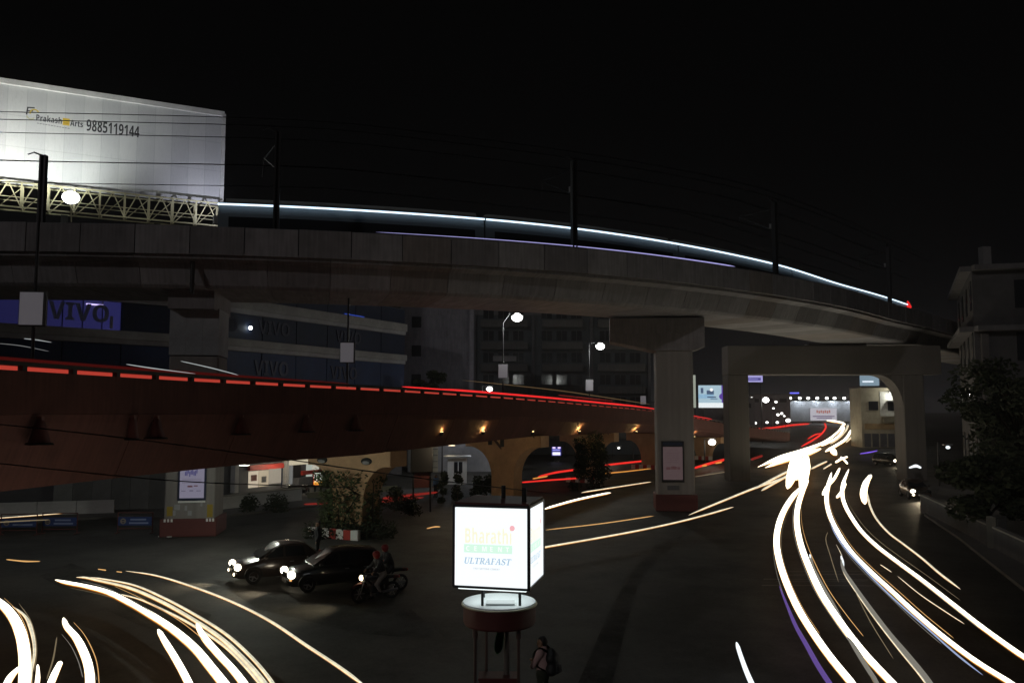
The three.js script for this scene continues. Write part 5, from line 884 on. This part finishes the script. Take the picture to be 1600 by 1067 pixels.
// far cluster
trail('fat glare trail bending away at the far bend', GF, [[1184, 730], [1220, 716], [1258, 704], [1285, 693], [1303, 681], [1315, 668], [1312, 660], [1292, 657]], [.2, .7, .7, .55, .5, .6, 1.1, 1.5], GL.blaze);
trail('second glare trail below the fat one', GF, [[1196, 731], [1232, 718], [1262, 709], [1284, 701]], [.2, .7, .8, .3], GL.blaze);
trail('wide glare patch trail in the middle of the far cluster', GF, [[1215, 722], [1240, 712], [1268, 703]], [.2, 1.0, .3], GL.blaze);
trail('blazing upright trail, left head of the right carriageway', GF, [[1243, 712], [1240, 730], [1236, 748], [1231, 764]], [.7, 1.0, .8, .25], GL.blaze);
trail('blazing upright trail, right head of the right carriageway', GF, [[1260, 712], [1259, 730], [1256, 748], [1252, 766]], [.7, 1.0, .8, .25], GL.blaze);
trail('blazing trail leaning left under the glare', GF, [[1249, 712], [1247, 730], [1244, 750]], [.5, 1.1, .5], GL.blaze);
trail('thin bright trail in the bend, inner line', GF, [[1284, 697], [1302, 688], [1314, 678], [1320, 667]], [.4, .4, .7], GL.blaze);
trail('thin bright trail in the bend, middle line', GF, [[1298, 694], [1312, 684], [1322, 673], [1326, 664]], [.4, .4, .8], GL.warm);
trail('dotted bright trail in the bend, outer line', GF, [[1290, 706], [1306, 697], [1320, 688], [1330, 674], [1337, 663], [1330, 661]], [.5, .5, .6, .8, 1.2], GL.blaze);
trail('outermost dotted trail of the far bend', GF, [[1322, 692], [1330, 684], [1339, 672], [1338, 665]], [.3, .5, .9], GL.warm);
trail('bright blob trail below the bend', GF, [[1299, 700], [1303, 706], [1306, 711]], [.4, .9, .4], GL.blaze);
trail('slanting short dash below the bend blob', GF, [[1306, 723], [1316, 717], [1325, 714]], [.25, .3, .25], GL.blaze);
trail('crossed short dash below the bend blob', GF, [[1314, 714], [1320, 719], [1325, 725]], [.2, .25, .2], GL.blaze);
trail('short dash right of the blazing heads', GF, [[1268, 733], [1280, 727], [1293, 721]], [.2, .26, .22], GL.warm);
trail('smaller dash right of the blazing heads', GF, [[1287, 733], [1300, 725]], [.15, .2], GL.warm);
trail('left prong joining the third warm trail', GF, [[1286, 774], [1292, 762], [1304, 748], [1313, 731]], [.2, .26, .22], GL.blaze);
trail('left prong joining the fourth warm trail', GF, [[1308, 778], [1316, 768], [1322, 755]], [.18, .22, .2], GL.blaze);
trail('violet dash right of the far bend', GF, [[1344, 709], [1358, 707], [1372, 704]], [.1, .2, .12], glow(.25, .12, .9, .9), { name: 'light_trail' });
trail('orange dash above the far car lamps', GF, [[1370, 688], [1377, 690], [1382, 693]], [.2, .5, .3], GL.dot);
trail('bluish dash among the trees at right', GF, [[1421, 731], [1432, 728], [1440, 731]], [.14, .28, .16], GL.white, { name: 'light_trail', h: 1.6 });
// red
const tl = { name: 'tail_light_trail' };
trail('far red trail rising left of the bend', GRd, [[1174, 671], [1210, 668], [1240, 664], [1266, 662]], [.4, .7, .7], GL.red, tl);
trail('far curling red trail beside the bend', GRd, [[1252, 698], [1270, 688], [1284, 678], [1291, 667], [1289, 661]], [.3, .4, .5, .9], GL.red, tl);
trail('short red trail beside the curling one', GRd, [[1262, 686], [1275, 679], [1284, 677]], [.2, .4, .3], GL.red, tl);
trail('wide red trail between tall pier and portal column', GRd, [[1083, 732], [1110, 724], [1141, 716]], [.2, .3, .3], GL.red, tl);
trail('orange dash on the wide red trail', GRd, [[1090, 729], [1105, 727]], [.15, .2], GL.orange, tl);
trail('second orange dash on the wide red trail', GRd, [[1118, 724], [1128, 722]], [.15, .2], GL.orange, tl);
trail('short red trail right of the portal column', GRd, [[1174, 718], [1192, 712]], [.3, .3], GL.redDim, tl);
trail('upper red trail right of the second flyover pier', GRd, [[840, 745], [870, 738], [906, 733]], [.15, .2, .2], GL.red, tl);
trail('lower red trail right of the second flyover pier', GRd, [[812, 754], [860, 750], [906, 747]], [.12, .14, .14], GL.red, tl);
trail('orange dash between the two red trails', GRd, [[832, 748], [856, 744]], [.1, .12], GL.orange, tl);
trail('red trail just left of the tall square pier', GRd, [[944, 727], [980, 723], [1018, 719]], [.2, .22, .2], GL.red, tl);
trail('orange line left of the tall square pier', GRd, [[942, 740], [975, 737], [1018, 732]], [.1, .1, .08], GL.orange, tl);
trail('upper dim red trail behind the board posts', GRd, [[596, 779], [640, 774], [684, 769]], [.18, .18, .16], GL.redDim, tl);
trail('lower dim red trail behind the board posts', GRd, [[596, 784], [630, 780], [662, 777]], [.14, .14, .1], GL.redDim, tl);
trail('dim red dash before the lit shops', GRd, [[474, 788], [495, 787], [520, 786]], [.08, .12, .06], GL.redDim, tl);
// trails on the flyover deck
function deckTrail(label, z0, z1, o, y, r, m, name = 'tail_light_trail') {
  const a = FLY.find((p) => p.z + z0), b = FLY.find((p) => p.z + z1), pts = []; for (let i = 0; i <= 24; i++) { const s = a + (b - a) * i / 24; pts.push(FLY.pt(s, -o, y)); }
  tag(mesh(name, tube(pts, r, 60, 6), m), label, 'light trail', 'light trails on the flyover deck');
}
const slit = glow(.5, .052, .034, .85), slitFar = glow(1, .03, .03, .9);
deckTrail('continuous red trail seen through the slots of the flyover parapet', 12, 100, .75, -.09, [.16, .13, .1, .09], slit);
deckTrail('dim broad red trail above the flyover rail at left', 12, 43, 2.2, .28, [.14, .14, .13, .04], glow(.075, .006, .005, .6));
deckTrail('lower dim red trail just above the flyover rail at left', 12, 40, 1.6, .05, [.1, .1, .1, .03], glow(.075, .006, .005, .7));
deckTrail('bright red trail along the flyover from centre to the tall pier', 50, 112, 1.3, .3, [.05, .11, .14, .15], slitFar);
deckTrail('second bright red trail starting left of centre on the flyover', 47, 70, 1.9, .3, [.04, .07, .04], slitFar);
deckTrail('short faint red trail above the bright one on the flyover', 70, 84, 2.6, .75, [.03, .05, .02], GL.redDim);
trail('thin white scratch-like trail on the flyover, right one', 'pale trails on the flyover deck', [[281, 564], [330, 575], [372, 586]], [.03, .04, .03], glow(.6, .65, .65, .6), { far: 34 });
trail('thin white scratch-like trail on the flyover, middle one', 'pale trails on the flyover deck', [[196, 569], [235, 575], [305, 584]], [.03, .04, .02], glow(.6, .65, .65, .6), { far: 31 });
trail('short white streak on the flyover below the nearest board', 'pale trails on the flyover deck', [[36, 529], [56, 531], [80, 535]], [.03, .04, .02], glow(.6, .65, .65, .5), { far: 30 });
trail('faint white line on the flyover at the left edge', 'pale trails on the flyover deck', [[-10, 536], [30, 540], [76, 549]], [.02, .03, .02], glow(.4, .42, .42, .35), { far: 30 });
trail('thin brownish line above the bright red flyover trail', 'pale trails on the flyover deck', [[722, 594], [800, 602], [880, 611], [960, 623], [1018, 632]], [.06, .1, .08], glow(.35, .22, .1, .3), { far: 92, name: 'light_trail' });

// ---------------------------------------------------------------- renderer
const renderer = new THREE.WebGLRenderer({ antialias: true });
renderer.shadowMap.enabled = true; renderer.toneMapping = THREE.LinearToneMapping; renderer.toneMappingExposure = EXPOSURE;
renderer.setSize(1024, 682);
renderer.render(scene, camera);
